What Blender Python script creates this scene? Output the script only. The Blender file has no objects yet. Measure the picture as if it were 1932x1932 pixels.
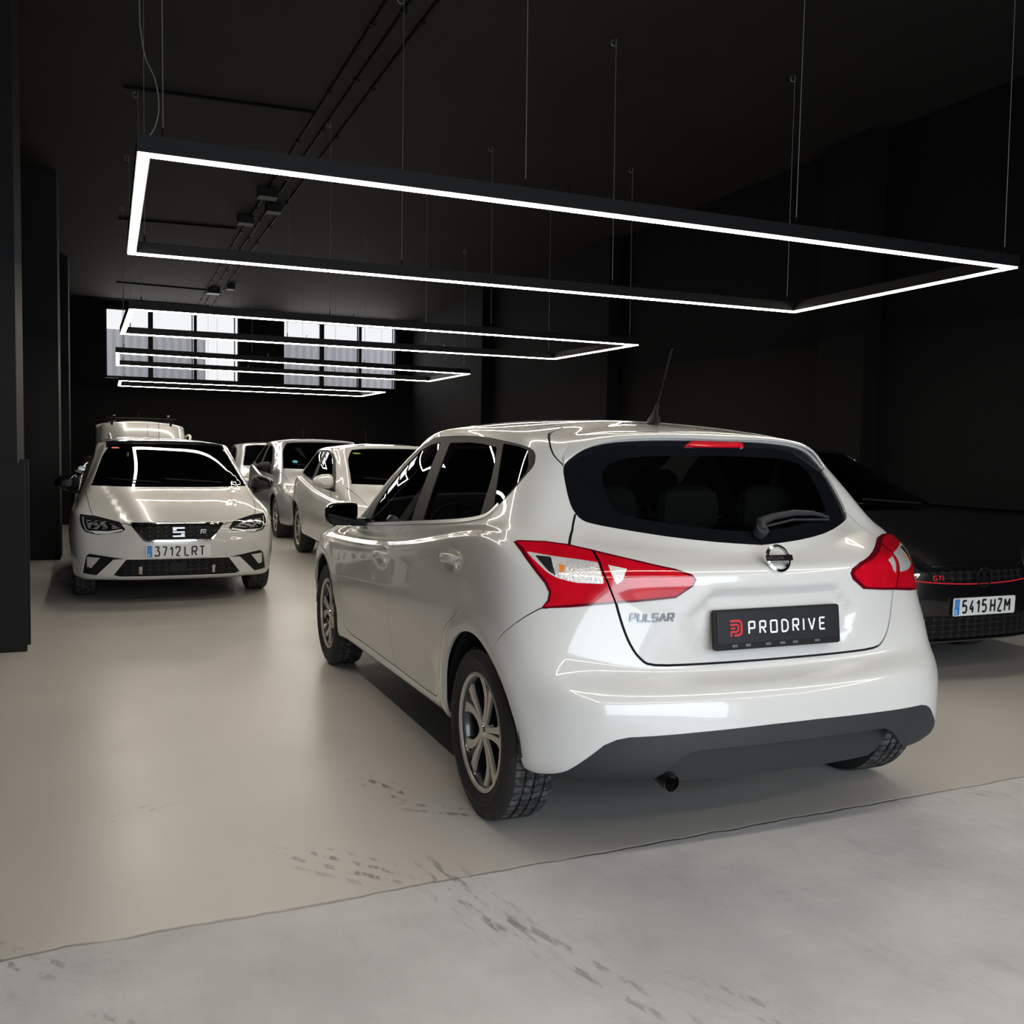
import bpy, bmesh, math, random
import numpy as np
from mathutils import Vector, Matrix
from mathutils.bvhtree import BVHTree
from mathutils.interpolate import poly_3d_calc
PI = math.pi
C = bpy.context
random.seed(7)
# ---------------------------------------------------------------- camera, world, lights, exposure
sc = C.scene
cam_d = bpy.data.cameras.new('camera')
cam_d.sensor_width = 36.0; cam_d.sensor_fit = 'HORIZONTAL'
cam_d.lens = 36.0 * 1802.0 / 1932.0
cam_d.clip_start = 0.05; cam_d.clip_end = 200
cam = bpy.data.objects.new('camera', cam_d); sc.collection.objects.link(cam)
def cam_rot(yaw, pitch, roll):
    cy, sy = math.cos(yaw), math.sin(yaw); cp, sp = math.cos(pitch), math.sin(pitch); cr, sr = math.cos(roll), math.sin(roll)
    Rz = Matrix(((cy, -sy, 0), (sy, cy, 0), (0, 0, 1))); Rx = Matrix(((1, 0, 0), (0, cp, -sp), (0, sp, cp))); Ry = Matrix(((cr, 0, sr), (0, 1, 0), (-sr, 0, cr)))
    return Rz @ Rx @ Ry
_R = cam_rot(-.4022, -.0621, -.0184)
_x, _f, _u = _R.col[0], _R.col[1], _R.col[2]
cam.matrix_world = Matrix(((_x.x, _u.x, -_f.x, 0), (_x.y, _u.y, -_f.y, 0), (_x.z, _u.z, -_f.z, 1.344), (0, 0, 0, 1)))
sc.camera = cam
sc.view_settings.view_transform = 'Standard'
sc.view_settings.look = 'None'
sc.view_settings.gamma = 1.0
sc.view_settings.use_curve_mapping = False
sc.view_settings.exposure = 0.0

W = bpy.data.worlds.new('world'); sc.world = W; W.use_nodes = True
wn = W.node_tree.nodes; wn['Background'].inputs[0].default_value = (.93, .95, 1.0, 1); wn['Background'].inputs[1].default_value = 1.25

def area(name, loc, size, rot, power, color):
    l = bpy.data.lights.new(name, 'AREA'); l.shape = 'RECTANGLE'; l.size, l.size_y = size; l.energy = power; l.color = color
    o = bpy.data.objects.new(name, l); o.location = loc; o.rotation_euler = rot; sc.collection.objects.link(o); return o
# daylight coming in through the open shutter door behind the camera
area('daylight_door', (2.2, -3.35, 1.75), (5.6, 2.9), (PI / 2 - .25, 0, 0), 230, (.78, .89, 1.0))
# daylight through the two high windows of the far wall
area('daylight_window', (1.4, 22.3, 3.55), (2.7, 1.45), (-PI / 2, 0, 0), 32, (1.0, .96, .92))
area('daylight_window', (5.1, 22.3, 3.55), (2.6, 1.45), (-PI / 2, 0, 0), 32, (1.0, .96, .92))
# ---------------------------------------------------------------- materials
def mat(name, base=(.8, .8, .8), rough=.5, metal=0.0, coat=0.0, emis=None, estr=0.0, spec=.5, trans=0.0, bump=None, noise=None, coat_rough=.03, ior=1.45, sub=0):
    m = bpy.data.materials.new(name); m.use_nodes = True
    nt = m.node_tree; b = nt.nodes['Principled BSDF']
    b.inputs['Base Color'].default_value = (*base, 1)
    b.inputs['Roughness'].default_value = rough
    b.inputs['Metallic'].default_value = metal
    b.inputs['Coat Weight'].default_value = coat
    b.inputs['Coat Roughness'].default_value = coat_rough
    b.inputs['Specular IOR Level'].default_value = spec
    b.inputs['Transmission Weight'].default_value = trans
    b.inputs['IOR'].default_value = ior
    if emis: b.inputs['Emission Color'].default_value = (*emis, 1); b.inputs['Emission Strength'].default_value = estr
    tc = nt.nodes.new('ShaderNodeTexCoord')
    if noise:   # (scale, amount) small colour variation
        n = nt.nodes.new('ShaderNodeTexNoise'); n.inputs['Scale'].default_value = noise[0]; n.inputs['Detail'].default_value = 5
        nt.links.new(tc.outputs['Object'], n.inputs['Vector'])
        mx = nt.nodes.new('ShaderNodeMix'); mx.data_type = 'RGBA'
        mx.inputs[6].default_value = (*[c * (1 - noise[1]) for c in base], 1); mx.inputs[7].default_value = (*[min(1, c * (1 + noise[1])) for c in base], 1)
        nt.links.new(n.outputs['Fac'], mx.inputs[0]); nt.links.new(mx.outputs[2], b.inputs['Base Color'])
    if bump:    # (scale, strength, distance)
        n = nt.nodes.new('ShaderNodeTexNoise'); n.inputs['Scale'].default_value = bump[0]; n.inputs['Detail'].default_value = 6
        nt.links.new(tc.outputs['Object'], n.inputs['Vector'])
        bp = nt.nodes.new('ShaderNodeBump'); bp.inputs['Strength'].default_value = bump[1]; bp.inputs['Distance'].default_value = bump[2]
        nt.links.new(n.outputs['Fac'], bp.inputs['Height']); nt.links.new(bp.outputs['Normal'], b.inputs['Normal'])
    return m

def glass_mat(name, tint=(.6, .62, .6), refl=1.0, rough=0.0):
    """thin tinted car glass: fresnel mirror over a tinted see-through"""
    m = bpy.data.materials.new(name); m.use_nodes = True; nt = m.node_tree; nt.nodes.clear()
    out = nt.nodes.new('ShaderNodeOutputMaterial'); mix = nt.nodes.new('ShaderNodeMixShader')
    tr = nt.nodes.new('ShaderNodeBsdfTransparent'); tr.inputs[0].default_value = (*tint, 1)
    gl = nt.nodes.new('ShaderNodeBsdfGlossy'); gl.inputs['Roughness'].default_value = rough; gl.inputs[0].default_value = (refl, refl, refl, 1)
    fr = nt.nodes.new('ShaderNodeFresnel'); fr.inputs[0].default_value = 1.55
    nt.links.new(fr.outputs[0], mix.inputs[0]); nt.links.new(tr.outputs[0], mix.inputs[1]); nt.links.new(gl.outputs[0], mix.inputs[2]); nt.links.new(mix.outputs[0], out.inputs[0])
    return m

M = {}
M['paint_white'] = mat('paint_white', (.64, .64, .625), .28, coat=1.0, spec=.5, coat_rough=.015)
M['paint_silver'] = mat('paint_silver', (.50, .51, .53), .32, metal=.55, coat=1.0, coat_rough=.02)
M['paint_black'] = mat('paint_black', (.004, .004, .005), .25, coat=1.0)
M['gloss_black'] = mat('gloss_black', (.005, .006, .008), .08, spec=.35)
M['plastic'] = mat('plastic', (.022, .024, .028), .55, bump=(900, .25, .0006))
M['plastic_dark'] = mat('plastic_dark', (.009, .009, .010), .55, spec=.3)
M['conduit'] = mat('conduit', (.004, .004, .004), .6, spec=.08)
M['liner'] = mat('liner', (.006, .006, .0065), .9)
M['rubber'] = mat('rubber', (.016, .016, .017), .62, noise=(30, .3))
M['tread'] = mat('tread', (.05, .05, .052), .8, noise=(60, .75), bump=(120, .4, .002))
M['chrome'] = mat('chrome', (.75, .75, .76), .08, metal=1.0)
M['alloy'] = mat('alloy', (.70, .67, .62), .32, metal=.6, noise=(3, .05))
M['alloy_dark'] = mat('alloy_dark', (.015, .017, .021), .22, coat=.7)
M['glass'] = glass_mat('glass', (.74, .79, .76))
M['glass_dark'] = glass_mat('glass_dark', (.13, .14, .14))
M['glass_rear'] = glass_mat('glass_rear', (.36, .39, .38))
M['red_lens'] = mat('red_lens', (.52, .003, .014), .12, coat=1.0, noise=(14, .35))
M['red_dark'] = mat('red_dark', (.12, .002, .008), .10, coat=1.0)
M['clear_lens'] = mat('clear_lens', (.78, .78, .78), .20, metal=.45, coat=1.0, bump=(140, .9, .004))
M['amber'] = mat('amber', (.8, .25, .03), .2, coat=.6)
M['seat'] = mat('seat', (.028, .030, .036), .85, bump=(300, .3, .001))
M['interior'] = mat('interior', (.045, .047, .05), .8)
M['interior_grey'] = mat('interior_grey', (.36, .37, .35), .85)
M['cable'] = mat('cable', (.30, .30, .29), .45, metal=.6)
M['black_metal'] = mat('black_metal', (.010, .010, .0105), .5, spec=.2)
M['wall'] = mat('wall', (.0042, .0043, .0047), .78, spec=.12, noise=(1.3, .25), bump=(45, .2, .004))
M['ceiling'] = mat('ceiling', (.019, .0185, .0178), .8, spec=.15, noise=(.7, .3), bump=(30, .25, .006))
M['pillar'] = mat('pillar', (.013, .0135, .0148), .72, spec=.15, noise=(2, .2), bump=(60, .15, .003))
# ---------------------------------------------------------------- helpers
col = C.scene.collection

def link(o, parent=None):
    col.objects.link(o)
    if parent is not None:
        o.parent = parent
    return o

def tag(o, label=None, cat=None, group=None, kind=None):
    if label: o['label'] = label
    if cat: o['category'] = cat
    if group: o['group'] = group
    if kind: o['kind'] = kind
    return o

def empty(name, loc=(0, 0, 0), rz=0.0):
    o = bpy.data.objects.new(name, None)
    o.empty_display_size = 0.1
    o.location = loc
    o.rotation_euler = (0, 0, rz)
    return link(o)

def mesh_obj(name, verts, faces, mat=None, parent=None, smooth=False, mats=None, midx=None):
    me = bpy.data.meshes.new(name)
    me.from_pydata([tuple(v) for v in verts], [], faces)
    if mats:
        for m in mats: me.materials.append(m)
        if midx is not None:
            me.polygons.foreach_set('material_index', midx)
    elif mat is not None:
        me.materials.append(mat)
    if smooth:
        me.polygons.foreach_set('use_smooth', [True] * len(me.polygons))
    me.update()
    o = bpy.data.objects.new(name, me)
    return link(o, parent)

class MB:
    """collects simple solids that become ONE mesh"""
    def __init__(s):
        s.v = []; s.f = []; s.m = []; s.cur = 0
    def add(s, verts, faces):
        n = len(s.v)
        s.v += [tuple(v) for v in verts]
        s.f += [tuple(i + n for i in f) for f in faces]
        s.m += [s.cur] * len(faces)
    def box(s, x0, x1, y0, y1, z0, z1):
        s.add([(x0, y0, z0), (x1, y0, z0), (x1, y1, z0), (x0, y1, z0), (x0, y0, z1), (x1, y0, z1), (x1, y1, z1), (x0, y1, z1)],
              [(3, 2, 1, 0), (4, 5, 6, 7), (0, 1, 5, 4), (1, 2, 6, 5), (2, 3, 7, 6), (3, 0, 4, 7)])
    def tube(s, pts, r, n=8, caps=True, r2=None):
        pts = [Vector(p) for p in pts]
        rs = r if isinstance(r, (list, tuple)) else [r] * len(pts)
        rings = []
        up = None
        for i, p in enumerate(pts):
            t = (pts[min(i + 1, len(pts) - 1)] - pts[max(i - 1, 0)]).normalized()
            if up is None:
                up = Vector((0, 0, 1)) if abs(t.z) < .9 else Vector((1, 0, 0))
            a = t.cross(up).normalized(); b = a.cross(t).normalized(); up = b
            k = (r2 / rs[i]) if r2 else 1.0
            rings.append([p + a * (rs[i] * math.cos(2 * PI * j / n)) + b * (rs[i] * k * math.sin(2 * PI * j / n)) for j in range(n)])
        V = [v for R in rings for v in R]; F = []
        for i in range(len(pts) - 1):
            for j in range(n):
                k = (j + 1) % n
                F.append((i * n + j, i * n + k, (i + 1) * n + k, (i + 1) * n + j))
        if caps:
            F.append(tuple(range(n))[::-1]); F.append(tuple((len(pts) - 1) * n + j for j in range(n)))
        s.add(V, F)
    def lathe(s, prof, n=48, axis='y', closed=False, c=(0, 0, 0)):
        """prof: list of (radius, offset along axis)"""
        V = []; F = []
        for (r, h) in prof:
            for j in range(n):
                a = 2 * PI * j / n
                p = (r * math.cos(a), h, r * math.sin(a)) if axis == 'y' else ((r * math.cos(a), r * math.sin(a), h) if axis == 'z' else (h, r * math.cos(a), r * math.sin(a)))
                V.append((p[0] + c[0], p[1] + c[1], p[2] + c[2]))
        m = len(prof)
        for i in range(m if closed else m - 1):
            k = (i + 1) % m
            for j in range(n):
                l = (j + 1) % n
                F.append((i * n + j, k * n + j, k * n + l, i * n + l))
        s.add(V, F)
    def prism(s, poly, thick, fn):
        """poly 2D list; fn(u,v,w) -> 3D; solid between w=0 and w=thick"""
        n = len(poly)
        V = [fn(u, v, 0) for u, v in poly] + [fn(u, v, thick) for u, v in poly]
        F = [tuple(range(n))[::-1], tuple(range(n, 2 * n))] + [(i, (i + 1) % n, n + (i + 1) % n, n + i) for i in range(n)]
        s.add(V, F)
    def build(s, name, mat, parent=None, smooth=False, mats=None, bevel=0, fixn=True):
        me = bpy.data.meshes.new(name)
        me.from_pydata(s.v, [], s.f)
        for m in (mats or [mat]): me.materials.append(m)
        if mats: me.polygons.foreach_set('material_index', s.m)
        bm = bmesh.new(); bm.from_mesh(me)
        if fixn: bmesh.ops.recalc_face_normals(bm, faces=bm.faces)
        if bevel:
            bmesh.ops.bevel(bm, geom=[e for e in bm.edges if len(e.link_faces) == 2 and e.calc_face_angle(0) > .5], offset=bevel, segments=2, affect='EDGES', profile=.6)
        for f in bm.faces: f.smooth = smooth
        if smooth:
            for e in bm.edges:
                if len(e.link_faces) == 2 and e.calc_face_angle(0) > .6: e.smooth = False
        bm.to_mesh(me); bm.free(); me.update()
        return link(bpy.data.objects.new(name, me), parent)

# ---------------------------------------------------------------- B-spline car skin
def bs_interp(P, pre, post, it=3):
    """control points whose uniform cubic B-spline passes (nearly) through P (n,...)"""
    Cc = P.copy()
    for _ in range(it):
        E = np.concatenate([pre(Cc)[None], Cc, post(Cc)[None]])
        S = (E[:-2] + 4 * E[1:-1] + E[2:]) / 6
        Cc = Cc + (P - S)
    return Cc

def bs_eval(Cc, pre, post, ns):
    """ns: subdivisions per span list"""
    E = np.concatenate([pre(Cc)[None], Cc, post(Cc)[None]])
    out = []
    n = len(Cc)
    for i in range(n - 1):
        for k in range(ns[i]):
            t = k / ns[i]
            b = [(1 - t) ** 3 / 6, (3 * t ** 3 - 6 * t * t + 4) / 6, (-3 * t ** 3 + 3 * t * t + 3 * t + 1) / 6, t ** 3 / 6]
            out.append(sum(b[q] * E[i + q] for q in range(4)))
    out.append((E[n - 1] + 4 * E[n] + E[n + 1]) / 6)
    return np.array(out)

def mir(p):
    q = p.copy(); q[..., 1] *= -1; return q

def skin(rows, nu, nv, disp=None, it=5):
    """rows: (R,K,3) key points of the left half, K from front centre to rear centre.
    returns the full closed-ring grid (V,U,3)"""
    P = np.array(rows, float)
    a = lambda q: mir(q[1]); b = lambda q: mir(q[-2])
    Q = P.transpose(1, 0, 2)
    Cq = bs_interp(Q, a, b, it)
    G = bs_eval(Cq, a, b, nu).transpose(1, 0, 2)          # R x U
    G[:, 0, 1] = 0; G[:, -1, 1] = 0
    lo = lambda q: 2 * q[0] - q[1]; hi = lambda q: mir(q[-2])
    Cg = bs_interp(G, lo, hi, it)
    S = bs_eval(Cg, lo, hi, nv)                            # V x U
    S[-1, :, 1] = 0
    S[:, 0, 1] = 0; S[:, -1, 1] = 0
    S[..., 1] = np.maximum(S[..., 1], 0)
    for _ in range(2 if disp else 0):
        pass
    if disp:
        du = np.gradient(S, axis=1); dv = np.gradient(S, axis=0)
        N = np.cross(du, dv); L = np.linalg.norm(N, axis=2, keepdims=True); L[L < 1e-9] = 1
        N = N / L
        # outward: away from car axis point
        cen = np.array([1.2, 0, .6])
        sgn = np.sign(np.sum(N * (S - cen), axis=2, keepdims=True)); sgn[sgn == 0] = 1
        N *= sgn
        S = S + N * disp(S, N)[..., None]
        S[:, 0, 1] = 0; S[:, -1, 1] = 0; S[-1, :, 1] = 0
    return S

class Body:
    """cuts a skin grid into named panels"""
    def __init__(s, S):
        V, U, _ = S.shape
        full = np.concatenate([S, mir(S)[:, ::-1][:, 1:-1]], axis=1)
        W = full.shape[1]
        verts = full.reshape(-1, 3)
        faces = []
        for i in range(V - 1):
            for j in range(W):
                k = (j + 1) % W
                faces.append((i * W + j, i * W + k, (i + 1) * W + k, (i + 1) * W + j))
        me = bpy.data.meshes.new('tmp'); me.from_pydata(verts.tolist(), [], faces)
        bm = bmesh.new(); bm.from_mesh(me); bpy.data.meshes.remove(me)
        bmesh.ops.remove_doubles(bm, verts=bm.verts, dist=1e-4)
        bmesh.ops.dissolve_degenerate(bm, edges=bm.edges, dist=1e-5)
        bmesh.ops.recalc_face_normals(bm, faces=bm.faces)
        # make sure normals point out
        up = [f for f in bm.faces if f.calc_center_median().z > 1.2 and abs(f.normal.z) > .8]
        if up and sum(f.normal.z for f in up) < 0:
            bmesh.ops.reverse_faces(bm, faces=bm.faces)
        bm.normal_update()
        s.bm = bm
        t = bm.copy(); bmesh.ops.triangulate(t, faces=t.faces); t.normal_update()
        t.verts.ensure_lookup_table(); t.faces.ensure_lookup_table()
        s.ref = t
        s.bvh = BVHTree.FromBMesh(t)
        s.lay = bm.faces.layers.int.new('part')
        s.names = ['body']
        s.polys = {}
    def pid(s, n):
        if n not in s.names: s.names.append(n)
        return s.names.index(n)
    def nrm(s, p):
        loc, n, i, d = s.bvh.find_nearest(p)
        if loc is None: return Vector((0, 0, 1))
        f = s.ref.faces[i]; a, b, c = f.verts
        try:
            w = poly_3d_calc([a.co, b.co, c.co], loc)
        except Exception:
            return n
        r = a.normal * w[0] + b.normal * w[1] + c.normal * w[2]
        return r.normalized() if r.length > 1e-6 else n
    def onto(s, p, d):
        """cast from far outside along -d onto the skin"""
        d = Vector(d).normalized()
        o = Vector(p) + d * 3
        loc, n, i, dist = s.bvh.ray_cast(o, -d)
        return loc, (s.nrm(loc) if loc is not None else None)
    FR = {}
    def cut(s, poly, frame, name, only=None, zlim=None):
        """poly: 2D list in the frame; frame (d, e1, e2, filt)"""
        d, e1, e2, filt = frame
        bm = s.bm; lay = s.lay
        P = [(float(a), float(b)) for a, b in poly]
        # drop repeats
        Q = [P[0]]
        for q in P[1:]:
            if abs(q[0] - Q[-1][0]) + abs(q[1] - Q[-1][1]) > 1e-5: Q.append(q)
        P = Q
        us = [q[0] for q in P]; vs = [q[1] for q in P]
        u0, u1, v0, v1 = min(us), max(us), min(vs), max(vs)
        oid = None if only is None else [s.pid(o) for o in (only if isinstance(only, (list, tuple)) else [only])]
        F = []
        def bb(f):
            a = [v.co.dot(e1) for v in f.verts]; b = [v.co.dot(e2) for v in f.verts]
            return min(a), max(a), min(b), max(b)
        for f in bm.faces:
            if oid is not None and f[lay] not in oid: continue
            c = f.calc_center_median()
            if f.normal.dot(d) < .08 or not filt(c): continue
            x = bb(f)
            if x[0] <= u1 and x[1] >= u0 and x[2] <= v1 and x[3] >= v0:
                F.append(f)
        boxes = {f: bb(f) for f in F}
        n = len(P)
        for i in range(n):
            a = P[i]; b = P[(i + 1) % n]
            A0, A1 = min(a[0], b[0]) - 1e-4, max(a[0], b[0]) + 1e-4
            B0, B1 = min(a[1], b[1]) - 1e-4, max(a[1], b[1]) + 1e-4
            dx, dy = b[0] - a[0], b[1] - a[1]
            L = math.hypot(dx, dy)
            if L < 1e-7: continue
            nx, ny = -dy / L, dx / L
            sel = []
            for f, x in boxes.items():
                if x[0] > A1 or x[1] < A0 or x[2] > B1 or x[3] < B0: continue
                ds = [(v.co.dot(e1) - a[0]) * nx + (v.co.dot(e2) - a[1]) * ny for v in f.verts]
                if min(ds) < -1e-5 and max(ds) > 1e-5:
                    sel.append(f)
            if not sel: continue
            geom = set(sel)
            for f in sel:
                geom.update(f.edges); geom.update(f.verts)
            r = bmesh.ops.bisect_plane(bm, geom=list(geom), dist=1e-6, plane_co=e1 * a[0] + e2 * a[1], plane_no=e1 * nx + e2 * ny)
            for g in r['geom']:
                if isinstance(g, bmesh.types.BMFace):
                    boxes[g] = bb(g)
        idn = s.pid(name)
        cnt = 0
        for f in boxes:
            c = f.calc_center_median()
            if inside((c.dot(e1), c.dot(e2)), P):
                f[lay] = idn; cnt += 1
        return cnt
    def extract(s, name, mat, parent, offset=0.0, objname=None, offfn=None, rim=0.0, side=None, mats=None, midfn=None, hide=False):
        """one object out of all faces of a part"""
        idn = s.pid(name); lay = s.lay
        vm = {}; V = []; F = []; Nn = []
        faces = [f for f in s.bm.faces if f[lay] == idn and (side is None or side(f.calc_center_median()))]
        if not faces: return None
        fs = set(faces)
        def off(v):
            n = s.nrm(v.co)
            k = offset + (offfn(v.co) if offfn else 0.0)
            return v.co + n * k, n
        mi = []
        for f in faces:
            ids = []
            for v in f.verts:
                if v not in vm:
                    p, n = off(v)
                    vm[v] = len(V); V.append(p); Nn.append(n)
                ids.append(vm[v])
            F.append(tuple(ids)); mi.append(midfn(f.calc_center_median()) if midfn else 0)
        nb = len(F)
        if rim:
            # skirt along the border, going inwards
            ed = {}
            for f in faces:
                for e in f.edges:
                    if sum(1 for g in e.link_faces if g in fs) == 1: ed[e] = f
            cache = {}
            for e, f in ed.items():
                a, b = e.verts
                vs = list(f.verts); ia = vs.index(a)
                if vs[(ia + 1) % len(vs)] is not b: a, b = b, a
                q = []
                for v in (a, b):
                    if v not in cache:
                        n = Nn[vm[v]]
                        cache[v] = (len(V), len(V) + 1)
                        V.append(V[vm[v]].copy()); Nn.append(None)
                        V.append(V[vm[v]] - n * rim); Nn.append(None)
                    q.append(cache[v])
                F.append((q[1][0], q[0][0], q[0][1], q[1][1])); mi.append(mi[0] if not midfn else 0)
        me = bpy.data.meshes.new(objname or name)
        me.from_pydata([tuple(v) for v in V], [], F)
        for m in (mats or [mat]): me.materials.append(m)
        if mats: me.polygons.foreach_set('material_index', mi)
        me.polygons.foreach_set('use_smooth', [True] * len(F))
        me.update()
        vn = [tuple(n) if n is not None else (0, 0, 0) for n in Nn]
        try:
            me.normals_split_custom_set_from_vertices(vn)
        except Exception as e:
            print('normals', e)
        return link(bpy.data.objects.new(objname or name, me), parent)

def inside(p, P):
    x, y = p; r = False; n = len(P); j = n - 1
    for i in range(n):
        xi, yi = P[i]; xj, yj = P[j]
        if (yi > y) != (yj > y) and x < (xj - xi) * (y - yi) / (yj - yi) + xi: r = not r
        j = i
    return r

def sdist(p, P):
    """distance to polygon border"""
    x, y = p; m = 1e9; n = len(P)
    for i in range(n):
        ax, ay = P[i]; bx, by = P[(i + 1) % n]
        dx, dy = bx - ax, by - ay; L = dx * dx + dy * dy
        t = 0 if L < 1e-12 else max(0, min(1, ((x - ax) * dx + (y - ay) * dy) / L))
        m = min(m, math.hypot(ax + t * dx - x, ay + t * dy - y))
    return m

def frame(kind, a=0.0):
    X, Y, Z = Vector((1, 0, 0)), Vector((0, 1, 0)), Vector((0, 0, 1))
    if kind == 'L': return (Y, X, Z, lambda c: c.y > .2)
    if kind == 'R': return (-Y, X, Z, lambda c: c.y < -.2)
    if kind == 'B': return (-X, Y, Z, lambda c: c.x < .6)
    if kind == 'F': return (X, Y, Z, lambda c: c.x > 1.0)
    if kind == 'T': return (Z, X, Y, lambda c: c.z > .6)
    if kind == 'QL':
        d = Vector((-math.cos(a), math.sin(a), 0)); return (d, Vector((math.sin(a), math.cos(a), 0)), Z, lambda c: c.y > 0 and c.x < .6)
    if kind == 'QR':
        d = Vector((-math.cos(a), -math.sin(a), 0)); return (d, Vector((math.sin(a), -math.cos(a), 0)), Z, lambda c: c.y < 0 and c.x < .6)
    if kind == 'FL':
        d = Vector((math.cos(a), math.sin(a), 0)); return (d, Vector((-math.sin(a), math.cos(a), 0)), Z, lambda c: c.y > 0 and c.x > 1)
    if kind == 'FR':
        d = Vector((math.cos(a), -math.sin(a), 0)); return (d, Vector((-math.sin(a), -math.cos(a), 0)), Z, lambda c: c.y < 0 and c.x > 1)

def to2(pts, fr, mirror=False):
    out = []
    for p in pts:
        v = Vector((p[0], -p[1] if mirror else p[1], p[2]))
        out.append((v.dot(fr[1]), v.dot(fr[2])))
    return out

def strip(line, w):
    """polygon of width w round a 2D polyline"""
    L = []; Rr = []
    n = len(line)
    for i, p in enumerate(line):
        a = line[max(i - 1, 0)]; b = line[min(i + 1, n - 1)]
        dx, dy = b[0] - a[0], b[1] - a[1]; l = math.hypot(dx, dy) or 1
        nx, ny = -dy / l * w / 2, dx / l * w / 2
        L.append((p[0] + nx, p[1] + ny)); Rr.append((p[0] - nx, p[1] - ny))
    return L + Rr[::-1]

def smoothline(pts, n=4, closed=False):
    """Catmull-Rom through points of any dimension"""
    P = [tuple(p) for p in pts]; m = len(P); out = []
    rng = range(m if closed else m - 1)
    for i in rng:
        if closed: p0, p1, p2, p3 = P[(i - 1) % m], P[i], P[(i + 1) % m], P[(i + 2) % m]
        else: p0, p1, p2, p3 = P[max(i - 1, 0)], P[i], P[i + 1], P[min(i + 2, m - 1)]
        for k in range(n):
            t = k / n
            out.append(tuple(.5 * (2 * b + (c - a) * t + (2 * a - 5 * b + 4 * c - d) * t * t + (3 * b - a - 3 * c + d) * t ** 3) for a, b, c, d in zip(p0, p1, p2, p3)))
    if not closed: out.append(P[-1])
    return out

def rounded(poly, r, n=4):
    out = []; m = len(poly)
    for i in range(m):
        a, b, c = poly[i - 1], poly[i], poly[(i + 1) % m]
        la = math.hypot(a[0] - b[0], a[1] - b[1]); lc = math.hypot(c[0] - b[0], c[1] - b[1])
        k = min(r, la * .45, lc * .45)
        p = (b[0] + (a[0] - b[0]) * k / la, b[1] + (a[1] - b[1]) * k / la)
        q = (b[0] + (c[0] - b[0]) * k / lc, b[1] + (c[1] - b[1]) * k / lc)
        for j in range(n + 1):
            t = j / n
            out.append(((1 - t) ** 2 * p[0] + 2 * t * (1 - t) * b[0] + t * t * q[0], (1 - t) ** 2 * p[1] + 2 * t * (1 - t) * b[1] + t * t * q[1]))
    return out
# ---------------------------------------------------------------- the hall
def sbox(name, x0, x1, y0, y1, z0, z1, m, kind='structure'):
    b = MB(); b.box(x0, x1, y0, y1, z0, z1)
    o = b.build(name, m)
    if kind: o['kind'] = kind
    return o
CEIL = 4.44; YB = 22.4; XR = 6.8; XL = -1.35; YF = -3.2

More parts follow.
